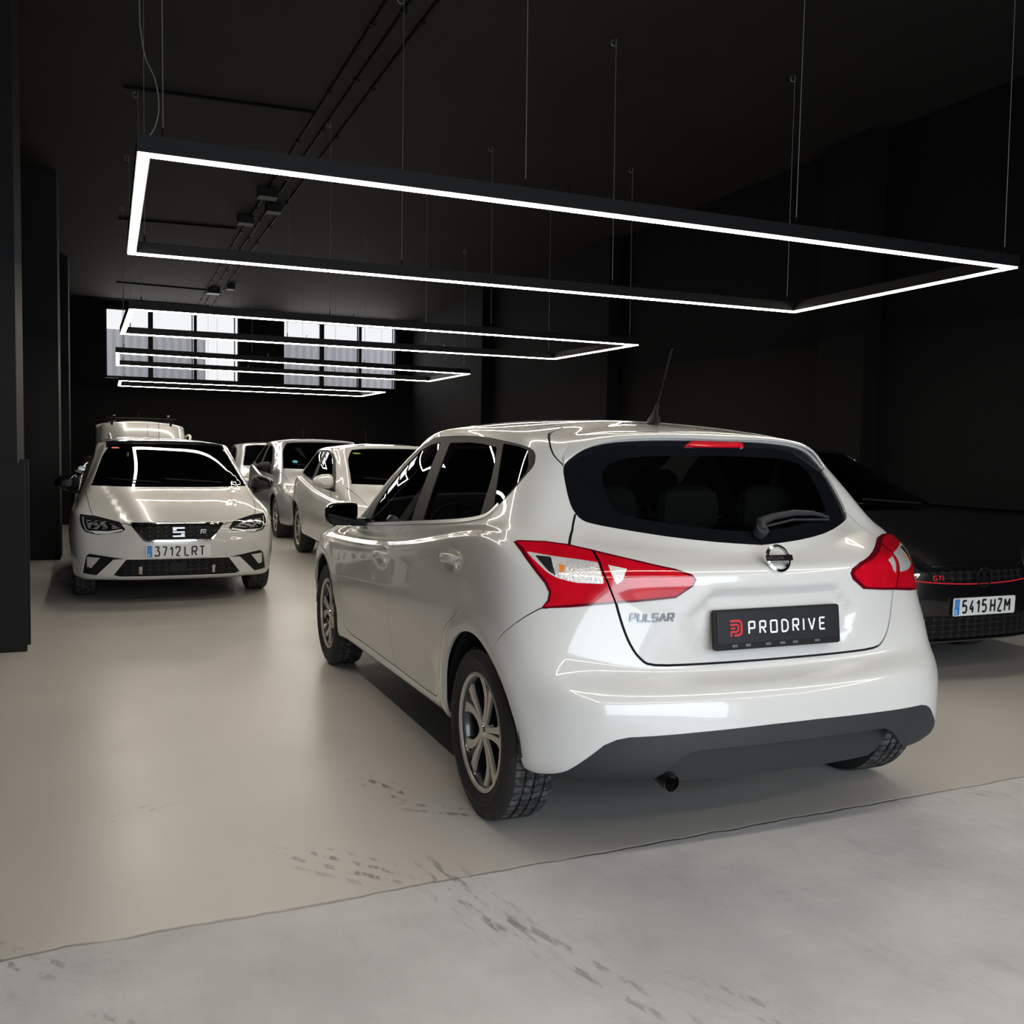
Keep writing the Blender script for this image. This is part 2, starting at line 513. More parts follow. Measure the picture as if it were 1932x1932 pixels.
def floor_material():
    m = bpy.data.materials.new('floor'); m.use_nodes = True; nt = m.node_tree; N = nt.nodes; Lk = nt.links
    b = N['Principled BSDF']
    geo = N.new('ShaderNodeNewGeometry'); sep = N.new('ShaderNodeSeparateXYZ'); Lk.new(geo.outputs['Position'], sep.inputs[0])
    def math_(op, a, b_=None, c=None, clamp=False):
        n = N.new('ShaderNodeMath'); n.operation = op; n.use_clamp = clamp
        for i, v in enumerate((a, b_, c)):
            if v is None: continue
            if isinstance(v, (int, float)): n.inputs[i].default_value = v
            else: Lk.new(v, n.inputs[i])
        return n.outputs[0]
    def noise(scale, detail=6, rough=.55, sc3=None, dist=0):
        n = N.new('ShaderNodeTexNoise'); n.inputs['Scale'].default_value = scale; n.inputs['Detail'].default_value = detail; n.inputs['Roughness'].default_value = rough; n.inputs['Distortion'].default_value = dist
        v = geo.outputs['Position']
        if sc3:
            mp = N.new('ShaderNodeMapping'); mp.inputs['Rotation'].default_value = (0, 0, sc3[3]); mp.inputs['Scale'].default_value = sc3[:3]
            Lk.new(v, mp.inputs[0]); v = mp.outputs[0]
        Lk.new(v, n.inputs['Vector']); return n.outputs['Fac']
    def ramp(v, a, c):
        n = N.new('ShaderNodeMapRange'); n.interpolation_type = 'SMOOTHSTEP'; n.inputs[1].default_value = a; n.inputs[2].default_value = c
        Lk.new(v, n.inputs[0]); return n.outputs[0]
    def mixc(f, a, c):
        n = N.new('ShaderNodeMix'); n.data_type = 'RGBA'
        for i, v in ((6, a), (7, c)):
            if isinstance(v, tuple): n.inputs[i].default_value = (*v, 1)
            else: Lk.new(v, n.inputs[i])
        Lk.new(f, n.inputs[0]); return n.outputs[2]
    # construction joint between the painted hall floor and the rougher apron
    line = math_('MULTIPLY_ADD', sep.outputs[0], SEAM[0], SEAM[1])
    wob = math_('MULTIPLY_ADD', noise(3.2, 5), .07, -.035)
    dist = math_('ADD', math_('SUBTRACT', sep.outputs[1], line), wob)
    apron = ramp(dist, .01, -.01)
    ad = math_('ABSOLUTE', dist)
    seam = ramp(ad, .010, .002)
    seam = math_('MULTIPLY', seam, ramp(noise(6, 4), .25, .5))
    big = noise(.55, 6); fine = noise(38, 8, .7)
    c_in = mixc(ramp(big, .3, .7), (.475, .455, .425), (.52, .50, .47))
    c_ap = mixc(ramp(noise(1.6, 8, .62), .3, .7), (.44, .445, .45), (.57, .57, .575))
    c_ap = mixc(math_('MULTIPLY', ramp(noise(7.5, 8, .7, (1, .4, 1, .35)), .52, .72), .30), c_ap, (.30, .30, .31))
    c = mixc(apron, c_in, c_ap)
    c = mixc(math_('MULTIPLY', ramp(fine, .58, .74), .16), c, (.30, .29, .28))
    c = mixc(math_('MULTIPLY', seam, .55), c, (.16, .15, .14))
    # tyre scuffs and dirt patches: (x, y, rotation, half length, half width, strength)
    for (x, y, rot, hl, hw, st) in STAINS:
        dx = math_('SUBTRACT', sep.outputs[0], x); dy = math_('SUBTRACT', sep.outputs[1], y)
        ca, sa = math.cos(rot), math.sin(rot)
        u = math_('ADD', math_('MULTIPLY', dx, ca), math_('MULTIPLY', dy, sa))
        v = math_('ADD', math_('MULTIPLY', dx, -sa), math_('MULTIPLY', dy, ca))
        rr = math_('SQRT', math_('ADD', math_('POWER', math_('MULTIPLY', u, 1 / hl), 2.0), math_('POWER', math_('MULTIPLY', v, 1 / hw), 2.0)))
        mask = ramp(rr, 1.0, .35)
        ln = N.new('ShaderNodeTexWave'); ln.inputs['Scale'].default_value = 5.5; ln.inputs['Distortion'].default_value = 2.0; ln.inputs['Detail'].default_value = 3
        cb = N.new('ShaderNodeCombineXYZ'); Lk.new(v, cb.inputs[0]); Lk.new(math_('MULTIPLY', u, .12), cb.inputs[1]); Lk.new(cb.outputs[0], ln.inputs['Vector'])
        t = math_('MULTIPLY', mask, math_('MULTIPLY', ramp(ln.outputs['Fac'], .45, .8), ramp(noise(26, 4, .6, (1, .35, 1, rot)), .47, .62)))
        c = mixc(math_('MULTIPLY', t, st), c, (.12, .11, .095))
    Lk.new(c, b.inputs['Base Color'])
    r_in = math_('MULTIPLY_ADD', noise(1.7, 3, .45), .16, .235)
    rg = N.new('ShaderNodeMix'); Lk.new(apron, rg.inputs[0]); Lk.new(r_in, rg.inputs[2]); rg.inputs[3].default_value = .52
    Lk.new(rg.outputs[0], b.inputs['Roughness'])
    b.inputs['Specular IOR Level'].default_value = .5
    bh = math_('ADD', math_('MULTIPLY', noise(16, 8, .6), math_('MULTIPLY_ADD', apron, .8, .25)), math_('MULTIPLY', seam, -1.0))
    bh = math_('ADD', bh, math_('MULTIPLY', noise(1.1, 3), .35))
    bp = N.new('ShaderNodeBump'); bp.inputs['Strength'].default_value = .35; bp.inputs['Distance'].default_value = .012
    Lk.new(bh, bp.inputs['Height']); Lk.new(bp.outputs[0], b.inputs['Normal'])
    return m
SEAM = (.026, 2.735)
STAINS = [(1.00, 3.62, 2.0, .26, .10, .95), (1.16, 3.32, 2.55, .28, .07, .8), (.70, 2.98, 2.3, .35, .13, .75), (1.0, 2.62, 1.75, .50, .13, .7), (1.15, 2.15, 1.9, .60, .10, .5), (.885, 2.44, .35, .05, .02, .95), (2.22, 2.57, 2.1, .09, .02, .8), (2.02, 2.30, 2.1, .04, .02, .7), (1.5, 1.75, 2.1, .5, .10, .45), (-.22, 2.72, 2.3, .22, .10, .65), (.02, 2.3, 2.4, .16, .08, .5), (3.3, 2.7, -.9, .45, .05, .5), (.1, 3.7, .5, .25, .05, .4)]

fl = MB(); fl.box(XL - .3, XR + .3, YF - 4, YB + .3, -.2, 0)
fo = fl.build('floor', floor_material()); fo['kind'] = 'structure'
sbox('ceiling', XL - .3, XR + .3, YF - .2, YB + .3, CEIL, CEIL + .2, M['ceiling'])
sbox('wall_left', XL - .3, XL, YF, YB, 0, CEIL, M['wall'])
# right wall with its flat pilasters in one piece
b = MB(); b.box(XR, XR + .3, YF, YB, 0, CEIL)
for (y0, y1) in ((17.15, 17.9), (12.15, 12.9), (7.1, 7.75), (1.9, 2.6)):
    b.box(XR - .19, XR + .05, y0, y1, 0, CEIL)
b.build('wall_right', M['wall'])['kind'] = 'structure'
# far wall with two window openings
WIN = [(-.01, 2.79, 2.80, 4.31), (3.74, 6.46, 2.78, 4.30)]
b = MB()
b.box(XL, XR, YB, YB + .3, 0, 2.79); b.box(XL, XR, YB, YB + .3, 4.31, CEIL)
b.box(XL, WIN[0][0], YB, YB + .3, 2.79, 4.31); b.box(WIN[0][1], WIN[1][0], YB, YB + .3, 2.79, 4.31); b.box(WIN[1][1], XR, YB, YB + .3, 2.79, 4.31)
b.box(XL, -.17, YB - .16, YB, 0, CEIL)
b.build('wall_far', M['wall'])['kind'] = 'structure'
# entrance wall behind the camera, with the open shutter door
b = MB(); b.box(XL, -.7, YF, YF + .2, 0, CEIL); b.box(5.1, XR, YF, YF + .2, 0, CEIL); b.box(-.7, 5.1, YF, YF + .2, 3.25, CEIL)
b.build('wall_near', M['wall'])['kind'] = 'structure'
# skirting ledge along the right wall
sbox('trim_1', XR - .05, XR + .01, 2.6, 7.1, .955, .985, M['wall'])

def pane_material(name, lower):
    m = bpy.data.materials.new(name); m.use_nodes = True; nt = m.node_tree; N = nt.nodes; N.clear(); Lk = nt.links
    out = N.new('ShaderNodeOutputMaterial'); mix = N.new('ShaderNodeMixShader'); tr = N.new('ShaderNodeBsdfTransparent'); gl = N.new('ShaderNodeBsdfGlossy'); gl.inputs['Roughness'].default_value = .2
    gl.inputs[0].default_value = (.3, .3, .3, 1)
    tc = N.new('ShaderNodeNewGeometry'); mp = N.new('ShaderNodeMapping'); mp.inputs['Rotation'].default_value = (0, PI / 4, 0); Lk.new(tc.outputs['Position'], mp.inputs[0])
    ck = N.new('ShaderNodeTexVoronoi'); ck.inputs['Scale'].default_value = 24; ck.inputs['Randomness'].default_value = 0; Lk.new(mp.outputs[0], ck.inputs['Vector'])
    cr = N.new('ShaderNodeMapRange'); cr.inputs[1].default_value = .18; cr.inputs[2].default_value = .34; cr.inputs[3].default_value = .74; cr.inputs[4].default_value = .98
    Lk.new(ck.outputs['Distance'], cr.inputs[0])
    cm = N.new('ShaderNodeCombineColor'); 
    for i in range(3): Lk.new(cr.outputs[0], cm.inputs[i])
    Lk.new(cm.outputs[0], tr.inputs[0])
    mix.inputs[0].default_value = .06; Lk.new(tr.outputs[0], mix.inputs[1]); Lk.new(gl.outputs[0], mix.inputs[2]); Lk.new(mix.outputs[0], out.inputs[0])
    return m
M['pane'] = pane_material('pane_film', False)
for wi, (x0, x1, z0, z1) in enumerate(WIN):
    fr = MB(); t = .05
    y0, y1 = YB + .02, YB + .10
    fr.box(x0, x1, y0, y1, z0, z0 + .04); fr.box(x0, x1, y0, y1, z1 - .05, z1); fr.box(x0, x0 + .04, y0, y1, z0, z1); fr.box(x1 - .04, x1, y0, y1, z0, z1)
    w = (x1 - x0) / 3
    xs = [x0 + .92, x0 + 1.85] if wi == 0 else [x0 + .91, x0 + 1.82]
    fr.box(xs[0] - .05, xs[0] + .05, y0, y1, z0, z1); fr.box(xs[1] - .03, xs[1] + .03, y0, y1, z0, z1)
    fr.box(xs[0] + .05, xs[1], y0 + .02, y1 - .02, z1 - .47, z1 - .43) if False else None
    for xx in (xs[1] - .08, x1 - .12):
        fr.box(xx, xx + .02, y0, y0 + .03, z0, z1)
    wo = fr.build('window_%d' % (wi + 1), M['black_metal']); wo['kind'] = 'structure'
    for a, c in ((x0 + .04, xs[0] - .05), (xs[0] + .05, xs[1] - .03), (xs[1] + .03, x1 - .04)):
        p = MB(); p.box(a, c, YB + .055, YB + .062, z0 + .04, z1 - .05); p.build('pane', M['pane'], wo)
# what stands outside the windows: a ribbed grey hall wall across the lane
def ribbed():
    m = mat('ribbed_sheet', (.36, .37, .40), .6)
    nt = m.node_tree; N = nt.nodes; Lk = nt.links; g = N.new('ShaderNodeNewGeometry'); w = N.new('ShaderNodeTexWave'); w.inputs['Scale'].default_value = 1.6; w.inputs['Distortion'].default_value = 1.5
    mx = N.new('ShaderNodeMix'); mx.data_type = 'RGBA'; mx.inputs[6].default_value = (.46, .46, .48, 1); mx.inputs[7].default_value = (.60, .60, .64, 1)
    Lk.new(g.outputs['Position'], w.inputs['Vector']); Lk.new(w.outputs['Fac'], mx.inputs[0]); Lk.new(mx.outputs[2], N['Principled BSDF'].inputs['Base Color']); return m
M['ribbed'] = ribbed()
for (x0, x1, z1) in ((-3.5, 2.38, 4.23), (4.0, 12.0, 4.14)):
    b = MB(); b.box(x0, x1, 26.0, 26.3, 0, z1)
    o = b.build('building', M['ribbed']); tag(o, 'grey ribbed building outside behind the %s far window' % ('left' if x0 < 0 else 'right'), 'building')

# pillars along the left side
def pillar(x0, x1, y0, y1, label, guard=True):
    e = empty('pillar', ((x0 + x1) / 2, (y0 + y1) / 2, 0)); tag(e, label, 'pillar', 'pillars along the left wall')
    cx, cyy = e.location.x, e.location.y
    b = MB(); b.box(x0 - cx, x1 - cx, y0 - cyy, y1 - cyy, 0, CEIL); b.build('shaft', M['pillar'], e)
    if guard:
        h = 1.22
        b = MB(); b.box(x1 - cx - .115, x1 - cx + .045, y0 - cyy - .03, y0 - cyy, 0, h)
        b.build('corner_guard', M['pillar'], e, bevel=.003)
        b = MB(); b.box(x1 - cx, x1 - cx + .05, y0 - cyy + .20, y0 - cyy + .24, 0, h + .02); b.build('corner_guard', M['pillar'], e, bevel=.003)
    return e
pillar(XL - .02, -.525, 6.88, 7.45, 'black pillar nearest the camera with corner guards at its foot')
pillar(XL - .02, -.50, 12.25, 12.85, 'black pillar in the middle of the left row', False)
pillar(XL - .02, -.56, 17.6, 18.2, 'black pillar furthest back in the left row', False)

# ---------------------------------------------------------------- light frames
def strip_mat():
    m = bpy.data.materials.new('led_strip'); m.use_nodes = True; nt = m.node_tree; nt.nodes.clear()
    o = nt.nodes.new('ShaderNodeOutputMaterial'); e = nt.nodes.new('ShaderNodeEmission'); e.inputs[0].default_value = (1.0, .90, .76, 1); e.inputs[1].default_value = 42
    nt.links.new(e.outputs[0], o.inputs[0]); return m
M['led'] = strip_mat()
LZ = 2.545
def light_frame(c, label):
    """c: the four corners (near-left, near-right, far-right, far-left) of the glowing face"""
    cx = sum(p[0] for p in c) / 4; cyy = sum(p[1] for p in c) / 4
    e = empty('light_frame', (cx, cyy, LZ)); tag(e, label, 'ceiling light', 'hanging light frames')
    P = [Vector((p[0] - cx, p[1] - cyy, 0)) for p in c]
    w = .055; h = .075
    hb = MB(); ls = MB()
    cen = sum(P, Vector()) / 4
    n = len(P)
    def inset(k):
        out = []
        for i in range(4):
            a, b_, d = P[i - 1], P[i], P[(i + 1) % 4]
            u = (a - b_).normalized(); v = (d - b_).normalized()
            out.append(b_ + (u + v) * k)
        return out
    O = inset(0); I = inset(w); Oe = inset(.006); Ie = inset(w - .006)
    def ring(mb, A, B, z0, z1, inv=False):
        V = [(p.x, p.y, z) for z in (z0, z1) for p in A] + [(p.x, p.y, z) for z in (z0, z1) for p in B]
        F = []
        for i in range(4):
            j = (i + 1) % 4
            F += [(i, j, 4 + j, 4 + i), (8 + j, 8 + i, 12 + i, 12 + j), (4 + i, 4 + j, 12 + j, 12 + i), (j, i, 8 + i, 8 + j)]
        mb.add(V, F)
    ring(hb, O, I, .004, h); hb.build('housing', M['black_metal'], e)
    ring(ls, Oe, Ie, -.004, .0035); ls.build('light_strip', M['led'], e)
    # suspension wires with their ceiling hooks
    H = CEIL - LZ
    for (s0, s1) in ((0, 1), (3, 2)):
        for k in range(4):
            t = [.015, .343, .667, .985][k]
            p = O[s0].lerp(O[s1], t); q = I[s0].lerp(I[s1], t); m_ = (p + q) / 2
            sw = random.uniform(-.02, .02)
            wb = MB(); wb.tube([(m_.x, m_.y, h + .03), (m_.x + sw, m_.y, H - .03)], .0022, 6)
            wo = wb.build('suspension_wire', M['cable'], e)
            gb = MB(); gb.tube([(m_.x, m_.y, h), (m_.x, m_.y, h + .045)], .005, 8); gb.build('wire_gripper', M['chrome'], wo)
            kb = MB(); kb.tube([(m_.x + sw - .022 + .022 * math.cos(a), m_.y, H - .035 + .022 * math.sin(a)) for a in [j * PI / 6 for j in range(-9, 1 + 1)]], .003, 6)
            kb.tube([(m_.x + sw, m_.y, H - .03), (m_.x + sw, m_.y, H)], .003, 6)
            kb.build('ceiling_hook', M['cable'], wo)
            if k in (1, 2):
                cb = MB(); mm = O[s0].lerp(O[s1], t + .045)
                cb.tube([(mm.x, mm.y + .01, h), (mm.x, mm.y + .01, h + .03), (mm.x + .012, mm.y + .01, h + .04)], .003, 6); cb.build('joint_clip', M['chrome'], e)
    return e
LAMPS = [
 ([(.125, 4.29), (5.21, 4.30), (5.265, 6.466), (.128, 6.558)], 'large glowing rectangular light frame hanging closest, above the white hatchback'),
 ([(.193, 9.165), (5.382, 9.18), (5.296, 11.138), (.145, 11.247)], 'second glowing light frame back, hanging in front of the windows'),
 ([(.121, 13.55), (5.196, 13.95), (5.163, 15.85), (.14, 15.643)], 'third glowing light frame back, seen across the window panes'),
 ([(.225, 19.297), (5.346, 19.362), (5.319, 21.262), (.224, 21.024)], 'furthest glowing light frame, just below the window sills'),
 ([(.125, -.57), (5.21, -.57), (5.25, 1.60), (.128, 1.66)], 'glowing light frame overhead behind the camera, lighting the near floor')]
for c_, l_ in LAMPS:
    light_frame(c_, l_)
FLEX = [(0.161, 4.405, 2.63), (0.199, 4.405, 2.688), (0.216, 4.405, 2.778), (0.202, 4.405, 2.885), (0.165, 4.405, 2.966), (0.147, 4.405, 3.07), (0.141, 4.405, 3.198), (0.13099999999999998, 4.405, 3.9), (0.141, 4.405, 4.42)]
# power flex that drops to the first frame beside its corner
b = MB()
b.tube(smoothline(FLEX, 6), .0028, 6)
o = b.build('power_cable', M['cable'], smooth=True); tag(o, 'thin grey cable looping down to the near left corner of the closest light frame', 'cable')

# conduits and boxes fixed under the ceiling
def conduit(pts, label, r=.012):
    b = MB(); b.tube([(x, y, CEIL - r) for x, y in pts], r, 8)
    n = int(sum(math.hypot(pts[i + 1][0] - pts[i][0], pts[i + 1][1] - pts[i][1]) for i in range(len(pts) - 1)) / 1.1)
    for k in range(1, n):
        t = k / n * (len(pts) - 1); i = min(int(t), len(pts) - 2); f = t - i
        x = pts[i][0] * (1 - f) + pts[i + 1][0] * f; y = pts[i][1] * (1 - f) + pts[i + 1][1] * f
        b.box(x - .022, x + .022, y - .012, y + .012, CEIL - 2.3 * r, CEIL)
    o = b.build('ceiling_conduit', M['conduit']); tag(o, label, 'conduit'); return o
conduit([(1.80, 2.6), (1.80, 15.0), (1.88, 22.0)], 'leftmost of the three black conduits running down the ceiling')
conduit([(1.95, 2.6), (1.95, 14.2), (2.0, 22.2)], 'middle one of the three black conduits running down the ceiling')
conduit([(2.12, 2.6), (2.12, 14.5), (2.17, 22.3)], 'rightmost of the three black conduits running down the ceiling')
conduit([(.16, 9.1), (1.78, 9.0)], 'black conduit crossing to the second light frame hooks')
conduit([(.18, 14.3), (1.72, 14.15)], 'black conduit crossing to the third light frame hooks')
conduit([(.2, 19.8), (1.85, 19.9)], 'black conduit crossing to the furthest light frame')
conduit([(-.6, 22.05), (2.1, 22.1)], 'black conduit running along the top of the far wall')
for (x, y, w, l, lab) in ((1.74, 13.4, .10, .10, 'black junction box right of the crossing conduit, nearer'), (1.98, 12.6, .09, .10, 'black junction box nearest the camera on the ceiling conduits'), (1.80, 11.9, .11, .10, 'black junction box on the left ceiling conduit by the first light frame'), (1.95, 19.7, .12, .13, 'black junction box on the ceiling conduits near the windows'), (2.2, 19.0, .07, .10, 'small dark fitting on the right ceiling conduit near the windows')):
    b = MB(); b.box(x - w, x + w, y - l, y + l, CEIL - .11, CEIL - .0)
    o = b.build('junction_box', M['black_metal'], bevel=.006); tag(o, lab, 'junction box', 'junction boxes on the ceiling')
# ---------------------------------------------------------------- lettering drawn with strokes
GL = {
 'P': (.62, [[(0,0),(0,1),(.62,1),(.62,.45),(0,.45)]]), 'R': (.62, [[(0,0),(0,1),(.62,1),(.62,.47),(0,.47)], [(.28,.47),(.62,0)]]),
 'O': (.68, [[(.34,1),(.68,1),(.68,0),(0,0),(0,1),(.34,1)]]), 'D': (.66, [[(0,.02),(0,.98)], [(.0,1),(.42,1),(.66,.8),(.66,.2),(.42,0),(0,0)]]),
 'I': (.02, [[(.01,0),(.01,1)]]), 'V': (.7, [[(0,1),(.35,0),(.7,1)]]), 'E': (.58, [[(.58,1),(0,1),(0,0),(.58,0)], [(0,.5),(.52,.5)]]),
 'U': (.64, [[(0,1),(0,0),(.64,0),(.64,1)]]), 'L': (.52, [[(0,1),(0,0),(.52,0)]]), 'S': (.6, [[(.6,1),(0,1),(0,.5),(.6,.5),(.6,0),(0,0)]]),
 'A': (.7, [[(0,0),(.35,1),(.7,0)], [(.14,.33),(.56,.33)]]), 'T': (.6, [[(0,1),(.6,1)], [(.3,1),(.3,0)]]), 'H': (.56, [[(0,0),(0,1)], [(.56,0),(.56,1)], [(0,.5),(.56,.5)]]),
 'Z': (.56, [[(0,1),(.56,1),(0,0),(.56,0)]]), 'M': (.68, [[(0,0),(0,1),(.34,.35),(.68,1),(.68,0)]]), 'N': (.62, [[(0,0),(0,1),(.62,0),(.62,1)]]),
 'G': (.64, [[(.64,1),(0,1),(0,0),(.64,0),(.64,.5),(.36,.5)]]), 'F': (.55, [[(.55,1),(0,1),(0,0)], [(0,.52),(.48,.52)]]),
 '1': (.3, [[(0,.72),(.26,1),(.26,0)]]), '2': (.54, [[(0,.78),(0,1),(.54,1),(.54,.62),(0,0),(.54,0)]]), '3': (.54, [[(0,1),(.54,1),(.26,.58),(.54,.5),(.54,0),(0,0),(0,.16)]]),
 '4': (.56, [[(.36,1),(0,.3),(.56,.3)], [(.4,.55),(.4,0)]]), '5': (.54, [[(.52,1),(.05,1)], [(.07,1.06),(.02,.52)], [(.02,.54),(.28,.64),(.54,.52),(.54,.12),(.30,0),(.0,.06)]]), '7': (.54, [[(0,1),(.54,1),(.2,0)]]),
 'W': (.9, [[(0,1),(.24,0),(.45,.8),(.66,0),(.9,1)]]), '-': (.3, [[(0,.5),(.3,.5)]]), ' ': (.3, []),
}
def round_line(pts, r, n=3):
    if len(pts) < 3: return pts
    closed = pts[0] == pts[-1]
    out = [] if closed else [pts[0]]
    rng = range(0, len(pts) - 1) if closed else range(1, len(pts) - 1)
    for i in rng:
        a = pts[i - 1] if not (closed and i == 0) else pts[-2]
        b = pts[i]; c = pts[i + 1]
        la = math.hypot(a[0] - b[0], a[1] - b[1]); lc = math.hypot(c[0] - b[0], c[1] - b[1])
        k = min(r, la * .45, lc * .45)
        if k < 1e-6: out.append(b); continue
        p = (b[0] + (a[0] - b[0]) * k / la, b[1] + (a[1] - b[1]) * k / la); q = (b[0] + (c[0] - b[0]) * k / lc, b[1] + (c[1] - b[1]) * k / lc)
        for j in range(n + 1):
            t = j / n
            out.append(((1 - t) ** 2 * p[0] + 2 * t * (1 - t) * b[0] + t * t * q[0], (1 - t) ** 2 * p[1] + 2 * t * (1 - t) * b[1] + t * t * q[1]))
    out.append(out[0] if closed else pts[-1])
    return out
def word(mb, text, x, z, h, w, th, gap, fn, depth=.002, rad=.16, slant=0.0):
    """strokes of the word into mb; x,z lower-left, w: glyph width scale, fn(u,v,d)->3D. returns end x"""
    for ch in text:
        gw, L = GL[ch]
        for line in L:
            P = [(x + (a * w + slant * b) * h, z + b * h) for a, b in round_line(line, rad)]
            n = len(P)
            Lp = []; Rp = []
            closed = math.hypot(P[0][0] - P[-1][0], P[0][1] - P[-1][1]) < 1e-6
            for i, p in enumerate(P):
                if closed: a = P[i - 1] if i else P[-2]; b = P[i + 1] if i < n - 1 else P[1]
                else: a = P[max(i - 1, 0)]; b = P[min(i + 1, n - 1)]
                d1 = (p[0] - a[0], p[1] - a[1]); d2 = (b[0] - p[0], b[1] - p[1])
                l1 = math.hypot(*d1); l2 = math.hypot(*d2)
                t1 = (d1[0] / l1, d1[1] / l1) if l1 > 1e-9 else None; t2 = (d2[0] / l2, d2[1] / l2) if l2 > 1e-9 else None
                t1 = t1 or t2; t2 = t2 or t1
                tx, ty = t1[0] + t2[0], t1[1] + t2[1]; tl = math.hypot(tx, ty) or 1; tx /= tl; ty /= tl
                cosa = max(.5, tx * t1[0] + ty * t1[1])
                k = th / 2 / cosa
                Lp.append((p[0] - ty * k, p[1] + tx * k)); Rp.append((p[0] + ty * k, p[1] - tx * k))
            V = []; F = []
            for i in range(n):
                V += [fn(*Lp[i], depth), fn(*Rp[i], depth), fn(*Lp[i], 0), fn(*Rp[i], 0)]
            for i in range(n - 1):
                a = 4 * i; b = a + 4
                F += [(a, a + 1, b + 1, b), (a + 2, b + 2, b + 3, a + 3), (a, b, b + 2, a + 2), (a + 1, a + 3, b + 3, b + 1)]
            F += [(0, 2, 3, 1), (4 * n - 4, 4 * n - 3, 4 * n - 1, 4 * n - 2)]
            mb.add(V, F)
        x += gw * w * h + gap
    return x

def plane_fn(o, r, u, n):
    o, r, u, n = Vector(o), Vector(r).normalized(), Vector(u).normalized(), Vector(n).normalized()
    return lambda a, b, d=0.0: tuple(o + r * a + u * b + n * d)

M['plate_white'] = mat('plate_white', (.78, .80, .79), .35, coat=.3)
M['plate_blue'] = mat('plate_blue', (.03, .25, .72), .35)
M['ink'] = mat('ink', (.012, .012, .014), .4)
M['white_ink'] = mat('white_ink', (.85, .85, .86), .4)
M['yellow_ink'] = mat('yellow_ink', (.75, .65, .05), .4)
M['red_ink'] = mat('red_ink', (.62, .02, .03), .4)

def spanish_plate(fn, text, parent):
    """52 x 11 cm plate centred on fn's origin"""
    p = MB(); p.prism(rounded([(-.26, -.055), (.26, -.055), (.26, .055), (-.26, .055)], .012), .006, fn)
    pl = p.build('licence_plate', M['plate_white'], parent)
    b = MB(); b.prism([(-.252, -.049), (-.212, -.049), (-.212, .049), (-.252, .049)], .0072, fn); b.build('country_band', M['plate_blue'], pl)
    g = lambda a, c, d=0: fn(a, c, d + .0070)
    w = MB(); word(w, 'E', -.241, -.040, .022, .85, .0042, 0, g, .0012, .02)
    ww = w.build('plate_lettering', M['white_ink'], pl)
    s = MB()
    for k in range(12):
        a = k * PI / 6; s.prism([(-.232 + .012 * math.cos(a) + q[0], .020 + .012 * math.sin(a) + q[1]) for q in ((-.0015, 0), (0, -.0015), (.0015, 0), (0, .0015))], .0082, fn)
    s.build('star_ring', M['yellow_ink'], pl)
    w = MB(); num, let = text.split(' ')
    x = word(w, num, -.186, -.0375, .075, .78, .0125, .0275, g, .0012, .2)
    word(w, let, x + .012, -.0375, .075, .80, .0125, .0270, g, .0012, .2)
    w.build('plate_lettering', M['ink'], pl)
    return pl

# ---------------------------------------------------------------- wheels
def tread_mat():
    m = mat('tyre_tread', (.045, .045, .047), .78)
    nt = m.node_tree; N = nt.nodes; Lk = nt.links; b = N['Principled BSDF']
    tc = N.new('ShaderNodeTexCoord'); sp = N.new('ShaderNodeSeparateXYZ'); Lk.new(tc.outputs['Object'], sp.inputs[0])
    def mm(op, a, c=None, d=None):
        n = N.new('ShaderNodeMath'); n.operation = op
        for i, v in enumerate((a, c, d)):
            if v is None: continue
            if isinstance(v, (int, float)): n.inputs[i].default_value = v
            else: Lk.new(v, n.inputs[i])
        return n.outputs[0]
    ang = mm('ARCTAN2', sp.outputs[2], sp.outputs[0])
    s = mm('MULTIPLY_ADD', mm('ABSOLUTE', sp.outputs[1]), 26.0, mm('MULTIPLY', ang, 62.0))
    s = mm('SINE', s); g = N.new('ShaderNodeMapRange'); g.inputs[1].default_value = -.95; g.inputs[2].default_value = -.72; Lk.new(s, g.inputs[0])
    bp = N.new('ShaderNodeBump'); bp.inputs['Strength'].default_value = 1.0; bp.inputs['Distance'].default_value = .006; Lk.new(g.outputs[0], bp.inputs['Height']); Lk.new(bp.outputs[0], b.inputs['Normal'])
    n = N.new('ShaderNodeTexNoise'); n.inputs['Scale'].default_value = 22; n.inputs['Detail'].default_value = 7; n.inputs['Roughness'].default_value = .7; Lk.new(tc.outputs['Object'], n.inputs['Vector'])
    r = N.new('ShaderNodeMapRange'); r.inputs[1].default_value = .42; r.inputs[2].default_value = .6; Lk.new(n.outputs['Fac'], r.inputs[0])
    mx = N.new('ShaderNodeMix'); mx.data_type = 'RGBA'; mx.inputs[6].default_value = (.020, .020, .021, 1); mx.inputs[7].default_value = (.105, .105, .108, 1); Lk.new(mm('MULTIPLY', r.outputs[0], g.outputs[0]), mx.inputs[0]); Lk.new(mx.outputs[2], b.inputs['Base Color'])
    return m
M['tyre_tread'] = tread_mat()
M['satin_chrome'] = mat('satin_chrome', (.80, .80, .80), .38, metal=.7)

